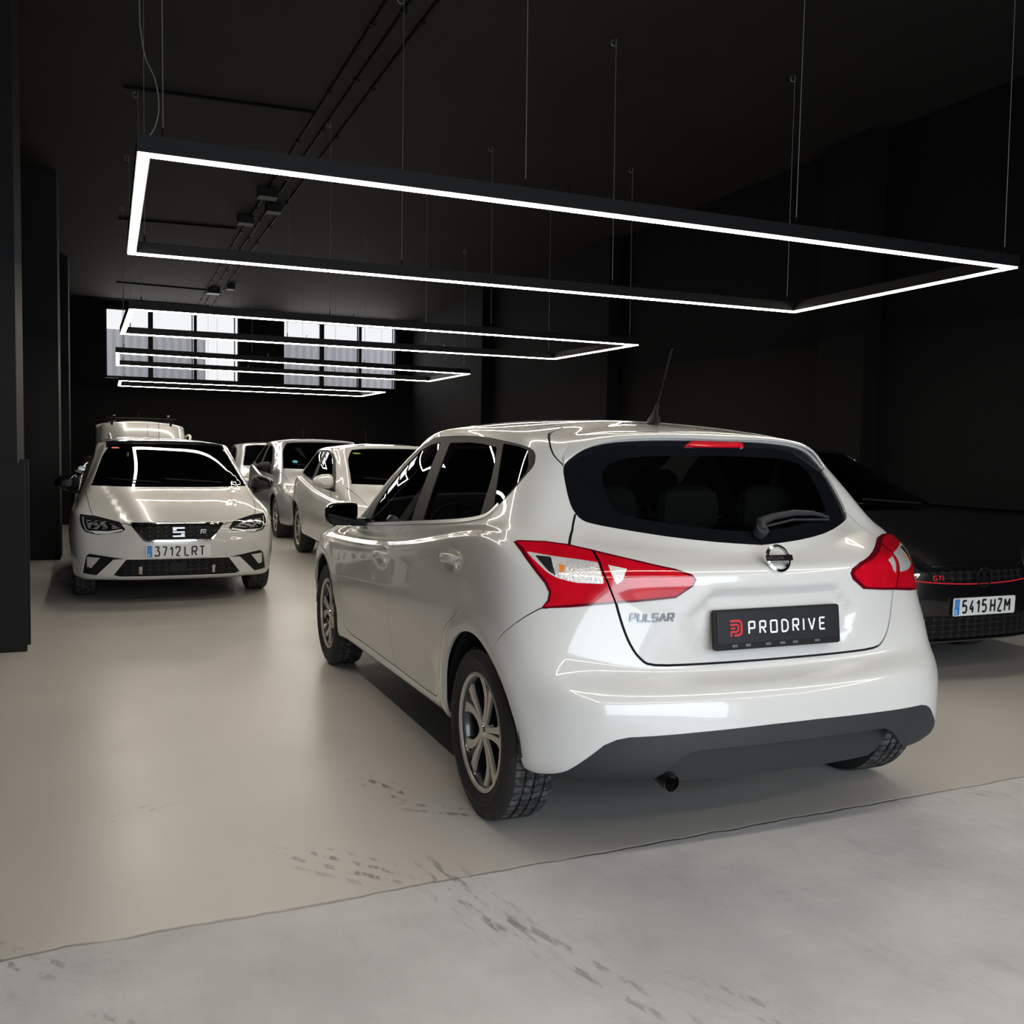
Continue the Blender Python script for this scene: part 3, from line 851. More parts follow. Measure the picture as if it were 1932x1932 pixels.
def make_wheel(style, parent, R=.318, W=.20, Rr=.217, outer=1):
    """tyre mesh (axle along y, outer face towards +y) with rim children"""
    h = W / 2
    prof = [(Rr - .005, h - .020), (Rr + .004, h - .012), (Rr + .03, h + .001), (Rr + .062, h + .001), (R - .022, h - .006), (R - .008, h - .018), (R - .0015, h - .030)]
    tread = [(R, h - .040), (R, .042), (R - .008, .040), (R - .008, .032), (R, .030), (R + .0005, .004), (R - .008, .003), (R - .008, -.005), (R, -.006), (R, -.034), (R - .008, -.036), (R - .008, -.043), (R, -.045), (R, -h + .040)]
    back = [(R - .008, -h + .018), (R - .05, -h), (Rr - .005, -h + .012), (Rr - .02, -h + .015)]
    t = MB(); t.cur = 0; t.lathe(prof, 72); t.cur = 1; t.lathe([prof[-1]] + tread + [back[0]], 72); t.cur = 0; t.lathe(back, 72)
    # raised rib on the side wall
    t.lathe([(Rr + .040, h + .0005), (Rr + .042, h + .003), (Rr + .046, h + .003), (Rr + .048, h + .0005)], 72)
    w = t.build('wheel', None, parent, smooth=True, mats=[M['rubber'], M['tyre_tread']])
    # barrel
    b = MB(); b.lathe([(Rr - .004, h - .016), (Rr - .020, h - .022), (Rr - .030, h - .05), (Rr - .034, -h + .02), (.06, -h + .02)], 60)
    b.build('rim_barrel', M['alloy_dark'], w, smooth=True)
    r = MB(); r.lathe([(Rr + .001, h - .018), (Rr + .002, h - .010), (Rr - .006, h - .007), (Rr - .012, h - .012), (Rr - .013, h - .03)], 72)
    y0 = h - .022
    def pol(r_, a, y): return (r_ * math.cos(a), y, r_ * math.sin(a))
    def blade(mb, pts, yo, thick):
        n = len(pts); f = lambda r_: y0 + yo - .020 * (1 - min(1, r_ / Rr)) * 0 - .012 * math.sin(min(1, r_ / Rr) * PI)
        V = [pol(a, b_, f(a)) for a, b_ in pts] + [pol(a, b_, f(a) - thick) for a, b_ in pts]
        F = [tuple(range(n)), tuple(range(n, 2 * n))[::-1]] + [(i, n + i, n + (i + 1) % n, (i + 1) % n) for i in range(n)]
        mb.add(V, F)
    def quadstrip(mb, A, B, yo, thick):
        """A, B: matching edge point lists (r, angle)"""
        for i in range(len(A) - 1):
            blade(mb, [A[i], A[i + 1], B[i + 1], B[i]], yo, thick)
    dk = MB()
    if style == 'five':
        for k in range(5):
            a0 = k * 2 * PI / 5 + PI / 2 + .18
            rr = [.030, .055, .09, .13, .165, .192, .2075]
            oo = [.62, .38, .265, .245, .295, .37, .425]      # outer edge half angle
            ii = [.0, .02, .035, .05, .09, .15, .18]        # groove half angle
            for s in (-1, 1):
                quadstrip(r, [(q, a0 + s * o_) for q, o_ in zip(rr, oo)], [(q, a0 + s * i_) for q, i_ in zip(rr, ii)], 0, .02)
            quadstrip(dk, [(q, a0 - o_ * 1.04) for q, o_ in zip(rr, oo)], [(q, a0 + o_ * 1.04) for q, o_ in zip(rr, oo)], -.010, .03)
    elif style == 'multi':
        for k in range(5):
            for s in (-1, 1):
                a0 = k * 2 * PI / 5 + PI / 2
                rr = [.035, .09, .15, .2075]; cc = [.10, .17, .22, .25]
                quadstrip(r, [(q, a0 + s * (c_ - .006 / q)) for q, c_ in zip(rr, cc)], [(q, a0 + s * (c_ + .012 / q)) for q, c_ in zip(rr, cc)], 0, .02)
                quadstrip(dk, [(q, a0 + s * (c_ - .018 / q)) for q, c_ in zip(rr, cc)], [(q, a0 + s * (c_ + .02 / q)) for q, c_ in zip(rr, cc)], -.010, .03)
    else:   # plain cover
        for k in range(8):
            a0 = k * PI / 4
            rr = [.04, .10, .16, .2075]
            quadstrip(r, [(q, a0 - .16) for q in rr], [(q, a0 + .16) for q in rr], 0, .02)
    r.lathe([(.0, y0 - .004), (.030, y0 - .004), (.036, y0 - .012), (.040, y0 - .035)], 32)
    rim = r.build('rim', M['alloy'], w)
    if dk.v: dk.build('spoke_sides', M['alloy_dark'], w)
    c = MB(); c.lathe([(0, y0 + .001), (.022, y0 + .001), (.025, y0 - .006)], 32); c.build('centre_cap', M['chrome'], w, smooth=True)
    d = MB(); d.lathe([(.055, h - .075), (.135, h - .075), (.135, h - .09), (.055, h - .09)], 48, closed=True); d.lathe([(.0, h - .06), (.05, h - .062), (.055, h - .09)], 32)
    d.box(.085, .15, h - .11, h - .06, -.05, .05)
    d.build('brake_disc', M['black_metal'], w)
    return w

def copy_tree(o, parent=None):
    c = o.copy(); col.objects.link(c); c.parent = parent
    for ch in o.children: copy_tree(ch, c)
    return c

def seat(parent, x, y, name='seat', wdt=.50, back=.62, z0=.42, mats=None):
    b = MB()
    def slab(pts, w, r):
        # pts: side-profile centre line (x,z,half thickness)
        V = []; F = []; n = 10
        for (px, pz, ht, hw) in pts:
            for j in range(n):
                a = 2 * PI * j / n
                ca, sa = math.cos(a), math.sin(a)
                V.append((px + ht * (abs(ca) ** .6) * (1 if ca > 0 else -1), y + hw * (abs(sa) ** .6) * (1 if sa > 0 else -1), pz))
        for i in range(len(pts) - 1):
            for j in range(n):
                k = (j + 1) % n; F.append((i * n + j, i * n + k, (i + 1) * n + k, (i + 1) * n + j))
        F.append(tuple(range(n))[::-1]); F.append(tuple((len(pts) - 1) * n + j for j in range(n)))
        b.add(V, F)
    hw = wdt / 2
    slab([(x + .02, z0, .10, hw * .9), (x - .03, z0 + .15, .09, hw), (x - .10, z0 + .35, .075, hw), (x - .16, z0 + .52, .06, hw * .9), (x - .185, z0 + back, .04, hw * .72)], 0, 0)
    V = []
    b.box(x - .02, x + .50, y - hw, y + hw, z0 - .12, z0 + .08)
    s = b.build(name, M['seat'], parent, smooth=True, bevel=.02)
    hb = MB(); hx = x - .215
    zz = z0 + back
    V = []; F = []; n = 12
    for (dz, ht, hh) in ((.055, .03, .10), (.08, .05, .135), (.15, .055, .14), (.21, .045, .125), (.235, .02, .08)):
        for j in range(n):
            a = 2 * PI * j / n; ca, sa = math.cos(a), math.sin(a)
            V.append((hx + ht * (abs(ca) ** .7) * (1 if ca > 0 else -1), y + hh * (abs(sa) ** .7) * (1 if sa > 0 else -1), zz + dz))
    for i in range(4):
        for j in range(n):
            k = (j + 1) % n; F.append((i * n + j, i * n + k, (i + 1) * n + k, (i + 1) * n + j))
    F.append(tuple(range(n))[::-1]); F.append(tuple(4 * n + j for j in range(n)))
    hb.add(V, F); hb.build('headrest', M['seat'], s, smooth=True)
    pb = MB()
    for dy in (-.06, .06): pb.tube([(hx + .01, y + dy, zz - .03), (hx, y + dy, zz + .09)], .006, 8)
    pb.build('headrest_post', M['chrome'], s)
    return s

def steering_wheel(parent, x, y, z):
    b = MB(); n = 28
    c = Vector((x, y, z)); ax = Vector((-.9, 0, .42)).normalized(); u = Vector((0, 1, 0)); v = ax.cross(u)
    ring = [c + (u * math.cos(a) + v * math.sin(a)) * .185 for a in [2 * PI * k / n for k in range(n + 1)]]
    b.tube(ring, .015, 8, caps=False)
    for a in (0, PI, -PI / 2): b.tube([c + ax * -.02, c + (u * math.cos(a) + v * math.sin(a)) * .18], .014, 6)
    b.tube([c - ax * .03, c + ax * .02], .06, 14); b.tube([c, c - ax * .3], .03, 8)
    return b.build('steering_wheel', M['interior'], parent, smooth=True)

def well(parent, xw, s, zc=.325, R=.372, y0=.58, y1=.905):
    b = MB(); n = 26; V = []; F = []
    for j in range(n + 1):
        a = .02 + (PI - .04) * j / n
        for yy in (y0, y1):
            V.append((xw + R * math.cos(a), s * yy, zc + R * math.sin(a)))
    for j in range(n): F.append((2 * j, 2 * j + 1, 2 * j + 3, 2 * j + 2))
    V.append((xw, s * y0, zc)); k = len(V) - 1
    for j in range(n): F.append((2 * j, 2 * j + 2, k))
    b.add(V, F); return b.build('wheel_arch_liner', M['liner'], parent, smooth=True, fixn=False)

def rbox_loft(mb, sections):
    """sections: list of (list of 3D ring points); caps both ends"""
    n = len(sections[0]); V = [p for s_ in sections for p in s_]; F = []
    for i in range(len(sections) - 1):
        for j in range(n):
            k = (j + 1) % n; F.append((i * n + j, i * n + k, (i + 1) * n + k, (i + 1) * n + j))
    F.append(tuple(range(n))[::-1]); F.append(tuple((len(sections) - 1) * n + j for j in range(n)))
    mb.add(V, F)
# ---------------------------------------------------------------- white hatchback: skin
XS = [2.7, 2.0, 1.1, .35, -.05]
def side(zs, ys, xs=None):
    xs = xs or XS
    if not isinstance(ys, (list, tuple)): ys = [ys] * 5
    if not isinstance(zs, (list, tuple)): zs = [zs] * 5
    return [(x, y, z) for x, y, z in zip(xs, ys, zs)]
PR = [
 [(3.30,0,.24),(3.28,.40,.24),(3.18,.66,.24),(3.05,.80,.24)] + side(.25,.85) + [(-.33,.83,.27),(-.50,.66,.27),(-.57,.40,.27),(-.58,0,.27)],
 [(3.46,0,.27),(3.44,.40,.27),(3.34,.68,.27),(3.12,.84,.27)] + side([.245,.255,.28,.30,.30],.902) + [(-.37,.875,.30),(-.55,.70,.30),(-.63,.40,.30),(-.65,0,.30)],
 [(3.49,0,.40),(3.47,.40,.40),(3.37,.70,.40),(3.16,.87,.40)] + side([.36,.37,.38,.40,.40],.915) + [(-.37,.89,.40),(-.56,.71,.40),(-.64,.40,.40),(-.66,0,.40)],
 [(3.50,0,.50),(3.48,.40,.50),(3.38,.70,.50),(3.18,.88,.50)] + side([.43,.44,.46,.48,.50],.924) + [(-.36,.90,.50),(-.56,.71,.50),(-.63,.40,.50),(-.65,0,.50)],
 [(3.50,0,.56),(3.48,.40,.56),(3.38,.70,.56),(3.18,.88,.56)] + side([.49,.50,.53,.56,.575],.930) + [(-.35,.90,.575),(-.54,.70,.57),(-.60,.40,.57),(-.615,0,.57)],
 [(3.50,0,.61),(3.48,.40,.61),(3.38,.70,.61),(3.18,.88,.60)] + side([.54,.55,.58,.62,.635],.932) + [(-.345,.895,.63),(-.49,.67,.62),(-.52,.39,.61),(-.53,0,.605)],
 [(3.49,0,.65),(3.47,.40,.65),(3.37,.70,.65),(3.18,.88,.64)] + side([.58,.60,.64,.68,.69],.934) + [(-.335,.89,.69),(-.465,.65,.67),(-.508,.39,.66),(-.522,0,.655)],
 [(3.47,0,.69),(3.45,.40,.69),(3.35,.70,.69),(3.17,.88,.68)] + side([.63,.65,.70,.76,.79],.933) + [(-.32,.872,.78),(-.455,.62,.77),(-.515,.37,.76),(-.538,0,.755)],
 [(3.45,0,.73),(3.43,.40,.73),(3.33,.70,.73),(3.15,.87,.72)] + side([.70,.73,.79,.88,.91],.928) + [(-.30,.855,.89),(-.452,.60,.87),(-.515,.36,.86),(-.543,0,.855)],
 [(3.42,0,.77),(3.40,.40,.77),(3.30,.69,.77),(3.12,.86,.77)] + side([.80,.828,.895,.997,1.030],[.918,.919,.923,.921,.908]) + [(-.275,.838,.965),(-.44,.60,.95),(-.51,.36,.945),(-.54,0,.945)],
 [(3.37,0,.805),(3.35,.40,.80),(3.24,.68,.80),(3.06,.84,.80)] + side([.818,.848,.914,1.015,1.048],[.893,.893,.896,.893,.879]) + [(-.235,.808,1.01),(-.38,.60,.995),(-.462,.36,.985),(-.495,0,.98)],
 [(2.95,0,.95),(2.92,.40,.94),(2.85,.66,.92),(2.72,.81,.885)] + side([.895,.90,.955,1.045,1.075],[.865,.885,.888,.882,.862],[2.40,1.95,1.1,.35,-.03]) + [(-.20,.78,1.045),(-.31,.595,1.03),(-.41,.36,1.015),(-.455,0,1.005)],
 [(2.58,0,1.035),(2.53,.40,1.03),(2.42,.66,1.0),(2.28,.79,.965)] + side([.945,.955,1.01,1.08,1.105],[.855,.872,.875,.866,.838],[2.12,1.80,1.08,.35,.0]) + [(-.155,.74,1.10),(-.215,.595,1.085),(-.345,.36,1.062),(-.42,0,1.045)],
 [(2.24,0,1.225),(2.20,.38,1.22),(2.12,.60,1.195),(2.04,.695,1.175)] + side([1.165,1.195,1.225,1.24,1.24],[.745,.785,.80,.79,.765],[1.94,1.60,1.02,.38,.08]) + [(-.065,.69,1.22),(-.12,.57,1.21),(-.225,.34,1.205),(-.28,0,1.205)],
 [(1.80,0,1.425),(1.77,.35,1.42),(1.68,.56,1.40),(1.59,.635,1.385)] + side([1.375,1.395,1.41,1.395,1.36],[.675,.70,.715,.70,.68],[1.51,1.33,.98,.40,.12]) + [(.0,.63,1.325),(-.045,.545,1.335),(-.115,.33,1.36),(-.15,0,1.37)],
 [(1.70,0,1.455),(1.67,.33,1.45),(1.57,.52,1.437),(1.48,.58,1.425)] + side([1.43,1.44,1.455,1.44,1.415],[.605,.635,.655,.63,.61],[1.41,1.24,.95,.42,.17]) + [(.06,.575,1.395),(.0,.49,1.405),(-.06,.30,1.42),(-.09,0,1.43)],
 [(1.40,0,1.485),(1.38,.20,1.482),(1.30,.30,1.478),(1.22,.34,1.476)] + side([1.478,1.485,1.492,1.48,1.465],[.355,.37,.38,.37,.36],[1.18,1.10,.90,.52,.34]) + [(.25,.33,1.452),(.20,.27,1.455),(.16,.15,1.458),(.13,0,1.46)],
 [(1.25,0,1.497),(1.23,0,1.497),(1.18,0,1.499),(1.13,0,1.50)] + side([1.501,1.503,1.505,1.50,1.49],0,[1.08,1.02,.88,.62,.5]) + [(.44,0,1.485),(.40,0,1.482),(.36,0,1.479),(.32,0,1.475)],
]
PR_NU = [4,4,4,8,12,14,14,12,8,8,8,10]
PR_NV = [3,4,4,4,4,4,5,6,6,4,6,6,8,8,5,6,5]

def sstep(a, b, x):
    t = np.clip((x - a) / (b - a), 0, 1); return t * t * (3 - 2 * t)
RECESS = [(.255,.902),(.375,.79),(.335,.675),(0,.65),(-.335,.675),(-.375,.79),(-.255,.902)]
def pulsar_disp(S, N):
    x, y, z = S[..., 0], S[..., 1], S[..., 2]
    d = np.zeros_like(x)
    sidem = np.clip(N[..., 1], 0, 1) * (z < 1.0)
    for xw in (0.0, 2.7):
        r = np.hypot(x - xw, z - .325)
        d += .012 * np.exp(-((r - .385) / .045) ** 2) * sidem
    # soft hollow in the doors above the sill, and the sill roll
    d += -.010 * np.exp(-((z - .46) / .07) ** 2) * sidem * sstep(.35, .6, x) * (1 - sstep(2.0, 2.3, x))
    for hx, hz in ((.295, .925), (1.335, .83)):
        d += -.016 * np.exp(-(((x - hx) / .085) ** 2 + ((z - hz - .0) / .04) ** 2) ** 1.5) * sidem
    # plate recess on the tailgate
    rear = (N[..., 0] < -.3) & (x < 0)
    # half-width of the recess as a function of height
    hw = np.interp(z, [.655, .68, .79, .902], [.30, .345, .385, .262])
    dd = np.minimum(np.minimum((hw - np.abs(y)) * .8, .902 - z), (z - .652))
    d += np.where(rear, -.022 * sstep(0, .035, dd), 0)
    return d
PRF = {
'dlo': [(2.183,0.859,0.928),(2.096,0.809,1.018),(1.981,0.747,1.147),(1.661,0.701,1.305),(1.486,0.675,1.383),(1.181,0.71,1.408),(0.996,0.713,1.414),(0.78,0.709,1.415),(0.543,0.702,1.409),(0.351,0.697,1.394),(0.2,0.688,1.379),(0.117,0.675,1.365),(0.077,0.67,1.347),(0.052,0.679,1.322),(0.034,0.695,1.294),(0.03,0.728,1.258),(0.032,0.779,1.199),(0.055,0.822,1.147),(0.079,0.846,1.114),(0.131,0.862,1.092),(0.305,0.874,1.067),(0.642,0.877,1.036),(0.992,0.878,1.007),(1.382,0.879,0.972),(1.794,0.878,0.94)],
'glass_f': [(1.73,0.871,0.964),(1.708,0.835,1.062),(1.698,0.792,1.158),(1.539,0.755,1.263),(1.33,0.73,1.349),(1.181,0.726,1.378),(1.044,0.725,1.387),(1.037,0.73,1.377),(1.025,0.775,1.283),(1.018,0.821,1.169),(1.022,0.857,1.068),(1.011,0.873,1.022)],
'glass_r': [(0.909,0.727,1.384),(0.668,0.72,1.386),(0.503,0.716,1.379),(0.355,0.715,1.366),(0.276,0.759,1.288),(0.231,0.787,1.237),(0.166,0.853,1.11),(0.163,0.858,1.1),(0.48,0.869,1.068),(0.842,0.872,1.037),(0.855,0.842,1.121),(0.868,0.806,1.211),(0.89,0.765,1.305)],
'glass_q': [(0.319,0.703,1.381),(0.19,0.693,1.371),(0.117,0.682,1.357),(0.056,0.705,1.297),(0.04,0.722,1.27),(0.041,0.776,1.208),(0.064,0.827,1.142),(0.084,0.832,1.139),(0.185,0.776,1.249)],
'chrome': [(1.838,0.876,0.942),(1.391,0.877,0.979),(1.0,0.876,1.013),(0.65,0.875,1.042),(0.313,0.871,1.073),(0.139,0.859,1.098),(0.085,0.844,1.119),(0.061,0.82,1.152)],
'seam_mid': [(1.026,0.881,0.997),(1.21,0.889,0.926),(1.144,0.925,0.877),(1.177,0.93,0.737),(1.18,0.933,0.614),(1.201,0.921,0.502),(1.171,0.912,0.388),(1.097,0.912,0.33)],
'seam_rear': [(0.076,0.847,1.112),(0.058,0.862,1.086),(0.065,0.878,1.06),(0.018,0.914,1.029),(0.019,0.923,0.984),(0.053,0.93,0.913),(0.11,0.933,0.834),(0.167,0.935,0.753),(0.216,0.936,0.713),(0.329,0.934,0.647),(0.377,0.932,0.576),(0.417,0.924,0.466),(0.451,0.914,0.345)],
'seam_bot': [(0.451,0.914,0.345),(0.526,0.91,0.331),(0.847,0.911,0.328),(1.162,0.912,0.331),(1.529,0.911,0.323),(2.003,0.911,0.301),(2.169,0.913,0.301)],
'seam_front': [(1.958,0.879,0.924),(2.062,0.893,0.847),(2.079,0.927,0.756),(2.169,0.934,0.646),(2.211,0.933,0.542),(2.241,0.922,0.413),(2.169,0.913,0.301)],
'seam_bumper': [(-0.347,0.824,0.827),(-0.298,0.887,0.776),(-0.236,0.925,0.718),(-0.198,0.944,0.66)],
'seam_gate_up': [(-0.167,0.616,1.128),(-0.211,0.651,1.075),(-0.276,0.692,1.026)],
'gate_low': [(-0.454,0.598,0.85),(-0.469,0.578,0.771),(-0.484,0.55,0.705),(-0.494,0.516,0.663),(-0.501,0.47,0.64),(-0.511,0.29,0.635),(-0.516,0.131,0.635),(-0.518,-0.026,0.634)],
'tail': [(-0.161,0.851,1.033),(-0.168,0.835,1.039),(-0.222,0.756,1.039),(-0.268,0.69,1.031),(-0.323,0.63,1.017),(-0.421,0.517,0.99),(-0.491,0.395,0.963),(-0.513,0.343,0.945),(-0.519,0.329,0.929),(-0.519,0.341,0.906),(-0.509,0.402,0.867),(-0.474,0.543,0.853),(-0.454,0.598,0.849),(-0.398,0.737,0.833),(-0.347,0.824,0.826),(-0.354,0.805,0.853),(-0.351,0.798,0.879),(-0.334,0.808,0.909),(-0.283,0.834,0.959),(-0.219,0.846,1.003)],
'tail_split': [(-0.329,0.631,1.013),(-0.396,0.635,0.976),(-0.439,0.624,0.916),(-0.456,0.597,0.838)],
'clear_o': [(-0.235,0.833,0.999),(-0.301,0.761,0.988),(-0.353,0.695,0.981),(-0.396,0.638,0.974),(-0.435,0.633,0.913),(-0.392,0.716,0.913),(-0.355,0.77,0.925),(-0.33,0.794,0.94)],
'clear_i': [(-0.417,0.613,0.968),(-0.451,0.561,0.958),(-0.457,0.58,0.924),(-0.451,0.598,0.913)],
'clear_amber': [(-0.336,0.756,0.965),(-0.349,0.74,0.962),(-0.362,0.746,0.943),(-0.352,0.76,0.944)],
'clear_dark': [(-0.267,0.813,0.988),(-0.301,0.769,0.985),(-0.351,0.772,0.931),(-0.331,0.79,0.944)],
'rglass': [(-0.043,0.607,1.293),(-0.08,0.617,1.239),(-0.133,0.624,1.168),(-0.166,0.616,1.13),(-0.2,0.583,1.106),(-0.264,0.498,1.083),(-0.352,0.349,1.058),(-0.41,0.182,1.04),(-0.431,-0.012,1.032)],
'rglass_R': [(-0.416,-0.136,1.04),(-0.351,-0.341,1.062),(-0.232,-0.559,1.085),(-0.183,-0.609,1.113),(-0.106,-0.621,1.205),(-0.045,-0.583,1.306)],
'rfrit': [(-0.089,0.477,1.315),(-0.142,0.488,1.232),(-0.202,0.483,1.158),(-0.25,0.436,1.129),(-0.342,0.25,1.099),(-0.389,-0.042,1.08)],
'diff_top': [(-0.506,0.787,0.323),(-0.526,0.765,0.344),(-0.553,0.722,0.383),(-0.569,0.693,0.414),(-0.584,0.656,0.432),(-0.597,0.617,0.438),(-0.64,0.37,0.438),(-0.655,0.092,0.448)],
'diff_topR': [(-0.65,-0.221,0.457),(-0.623,-0.497,0.455),(-0.606,-0.583,0.451)],
'diff_bot': [(-0.359,0.874,0.287),(-0.431,0.833,0.288),(-0.478,0.758,0.279),(-0.527,0.667,0.276),(-0.559,0.57,0.274),(-0.593,0.543,0.288),(-0.617,0.503,0.312),(-0.633,0.452,0.361),(-0.638,0.416,0.379),(-0.644,0.37,0.385),(-0.658,0.166,0.386),(-0.66,0.075,0.386)],
'handles': [(0.33,0.914,0.925),(1.356,0.912,0.821),(0.426,0.926,0.934),(0.164,0.926,0.962),(0.158,0.928,0.928),(0.422,0.927,0.898)],
'recess': [(-0.529,0.249,0.9),(-0.527,-0.272,0.9),(-0.516,-0.327,0.834),(-0.504,0.246,0.728),(-0.503,0.348,0.779)],
'badge': [(-0.511,-0.019,0.972)],
'pulsar': [(-0.474,0.555,0.79),(-0.509,0.377,0.793),(-0.471,0.556,0.813),(-0.512,0.382,0.817)],
'plate': [(-0.507,0.243,0.817),(-0.502,-0.296,0.814),(-0.504,-0.303,0.677),(-0.504,0.234,0.678)],
'wiper': [(-0.389,-0.002,1.08),(-0.384,0.015,1.086),(-0.269,-0.443,1.104),(-0.332,-0.224,1.117)],
'brake': [(-0.141,0.14,1.374),(-0.136,-0.117,1.387),(-0.125,0.091,1.407),(-0.119,-0.123,1.412)],
'sp': [(-0.04,0.607,1.296),(0.017,0.591,1.375),(-0.02,0.517,1.39)],
}
# ---------------------------------------------------------------- white hatchback seen from behind
def circle(cx, cz, r, a0, a1, n): return [(cx + r * math.cos(a0 + (a1 - a0) * i / n), cz + r * math.sin(a0 + (a1 - a0) * i / n)) for i in range(n + 1)]
def arch_poly(xw, zc=.325, r=.362, zb=-.1): return [(xw + r, zb)] + circle(xw, zc, r, 0, PI, 40) + [(xw - r, zb)]
def yz(pts, m=1): return [(p[1] * m, p[2]) for p in pts]
def xz(pts): return [(p[0], p[2]) for p in pts]
def sym(pts): return list(pts) + [(-a, b) for a, b in reversed(pts)]

B = Body(skin(PR, PR_NU, PR_NV, pulsar_disp))
FrL, FrR, FrB, FrF = frame('L'), frame('R'), frame('B'), frame('F')
FrBt = (FrB[0], FrB[1], FrB[2], lambda c: c.x < -.30 and c.z < .95)
FrBr = (FrB[0], FrB[1], FrB[2], lambda c: c.x < .3)
QA = math.radians(38)
F_ = PRF
gl = [(.608, 1.293), (.617, 1.239), (.622, 1.168), (.614, 1.130)]
gate = [(.30, 1.45), (.52, 1.405), (.585, 1.36)] + gl + [(.648, 1.075), (.690, 1.028), (.66, .97), (.60, .85), (.580, .775), (.556, .712), (.522, .665), (.471, .642), (.291, .636), (.131, .635), (.0, .635)]
B.cut(sym(gate), FrBr, 'tailgate')
# rear bumper
bum = [(0, .635), (.291, .636), (.471, .642), (.522, .665), (.556, .712), (.580, .775), (.600, .85), (.737, .834), (.823, .826), (.95, .82), (.95, .1), (0, .1)]
B.cut(sym(bum), FrBt, 'rear_bumper')
sb = xz(F_['seam_bumper'])
bs = [sb[0], sb[1], sb[2], sb[3], (-.16, .60), (-.16, .1), (-.9, .1), (-.9, .826)]
for fr in (FrL, FrR): B.cut(bs, fr, 'rear_bumper')
# doors below the belt line
mid = xz(F_['seam_mid']); mid[0] = (1.03, 1.03); rear = xz(F_['seam_rear']); rear[0] = (.077, 1.13); rear[-1] = (.470, .345)
bot = [(.50, .326), (.62, .322), (.85, .322), (1.10, .320), (1.528, .316), (2.0, .306), (2.15, .315)]
front = fr_line = [(1.985, .96), (2.045, .849), (2.095, .756), (2.160, .646), (2.205, .542), (2.225, .414), (2.19, .335)]
mid[-1] = (1.10, .32)
fd = front + [(2.15, .315), (2.0, .306), (1.528, .316), (1.10, .320)] + mid[::-1][1:] + [(1.03, 1.2), (1.99, 1.1)]
rd = mid + [(.85, .322), (.62, .322), (.50, .326)] + rear[::-1][0:] + [(.077, 1.2), (1.03, 1.2)]
for fr, s_ in ((FrL, 'l'), (FrR, 'r')):
    B.cut(fd, fr, 'front_door_' + s_, only='body'); B.cut(rd, fr, 'rear_door_' + s_, only='body')
# shut lines
gw = .0052
lines = [smoothline(mid, 3), smoothline(rear, 3) + bot[:1] , bot, smoothline(front, 3) + [(2.15, .315)]]
for fr in (FrL, FrR):
    for l in lines: B.cut(strip(l, gw), fr, 'gap')
    B.cut(strip([(-.36, .828)] + sb, gw * .8), fr, 'gap')
for m in (1, -1):
    B.cut([(a * m, b) for a, b in strip(smoothline([(.600, .852), (.580, .775), (.556, .712), (.522, .665), (.471, .642), (.291, .636), (.0, .635)], 3), .0085)], FrBt, 'gap')
    B.cut([(a * m, b) for a, b in strip([(.614, 1.13), (.648, 1.075), (.692, 1.025)], .007)], FrBr, 'gap')
    B.cut([(a * m, b) for a, b in strip(smoothline([(.605, 1.30), (.625, 1.34), (.615, 1.385), (.56, 1.425), (.46, 1.448)], 3), .005)], FrBr, 'gap')
# fuel flap lives on the far side; wheel openings
for fr in (FrL, FrR):
    for xw in (0.0, 2.7): B.cut(arch_poly(xw), fr, 'void')
# side windows
dlo = xz(F_['dlo']); dlo[0] = (2.16, .925); dlo[1] = (2.02, 1.015); dlo[2] = (1.90, 1.10); dlo[3] = (1.60, 1.285); dlo[4] = (1.42, 1.355)
dlo[-1] = (1.80, .940); dlo = dlo + [(1.98, .928)]
gf = xz(F_['glass_f']); gf[0] = (1.80, .958); gf[1] = (1.80, 1.05); gf[2] = (1.72, 1.135); gf[3] = (1.53, 1.262); gf[4] = (1.34, 1.348)
gr = xz(F_['glass_r']); gq = xz(F_['glass_q'])
for fr, s_ in ((FrL, 'l'), (FrR, 'r')):
    B.cut(smoothline(dlo, 2, True), fr, 'window_frame_' + s_)
    B.cut(rounded(gf, .012, 2), fr, 'front_glass_' + s_); B.cut(rounded(gr, .012, 2), fr, 'rear_glass_' + s_); B.cut(rounded(gq, .012, 2), fr, 'quarter_glass_' + s_)
    B.cut(strip(smoothline(xz(F_['chrome']), 3), .014), fr, 'belt_trim_' + s_)
# back window: black border with the clear pane inside
lip = [(0, 1.407), (.12, 1.409), (.24, 1.408), (.36, 1.402), (.45, 1.390), (.52, 1.366), (.568, 1.335), (.604, 1.302)]
rg = [(a, b) for a, b in lip] + gl[1:] + [(.598, 1.108), (.57, 1.097), (.50, 1.083), (.35, 1.060), (.18, 1.042), (0, 1.030)]
B.cut(sym(smoothline(rg, 2)), FrBr, 'rear_border')
pane = [(0, 1.352), (.30, 1.345), (.42, 1.325), (.475, 1.29), (.49, 1.23), (.485, 1.165), (.455, 1.135), (.30, 1.105), (.10, 1.085), (0, 1.082)]
B.cut(sym(smoothline(pane, 2)), FrBr, 'rear_pane')
B.cut([(.145, 1.381), (.105, 1.404), (-.118, 1.404), (-.128, 1.398), (-.127, 1.383)], FrBr, 'brake_light')
# windscreen, bonnet line and front lamps
B.cut(sym([(0, 1.405), (.50, 1.385), (.585, 1.35), (.66, 1.20), (.725, 1.03), (.60, 1.05), (.35, 1.075), (0, 1.085)]), FrF, 'windscreen')
B.cut(sym([(0, .62), (.36, .62), (.30, .50), (0, .50)]), FrF, 'grille')
for k in ('FL', 'FR'):
    fr = frame(k, math.radians(35)); v0 = [(3.40, .52, .74), (3.10, .86, .80), (3.18, .87, .70), (3.40, .62, .64), (3.47, .45, .66)]
    B.cut(to2(v0, fr, k == 'FR'), fr, 'headlamp_' + k)
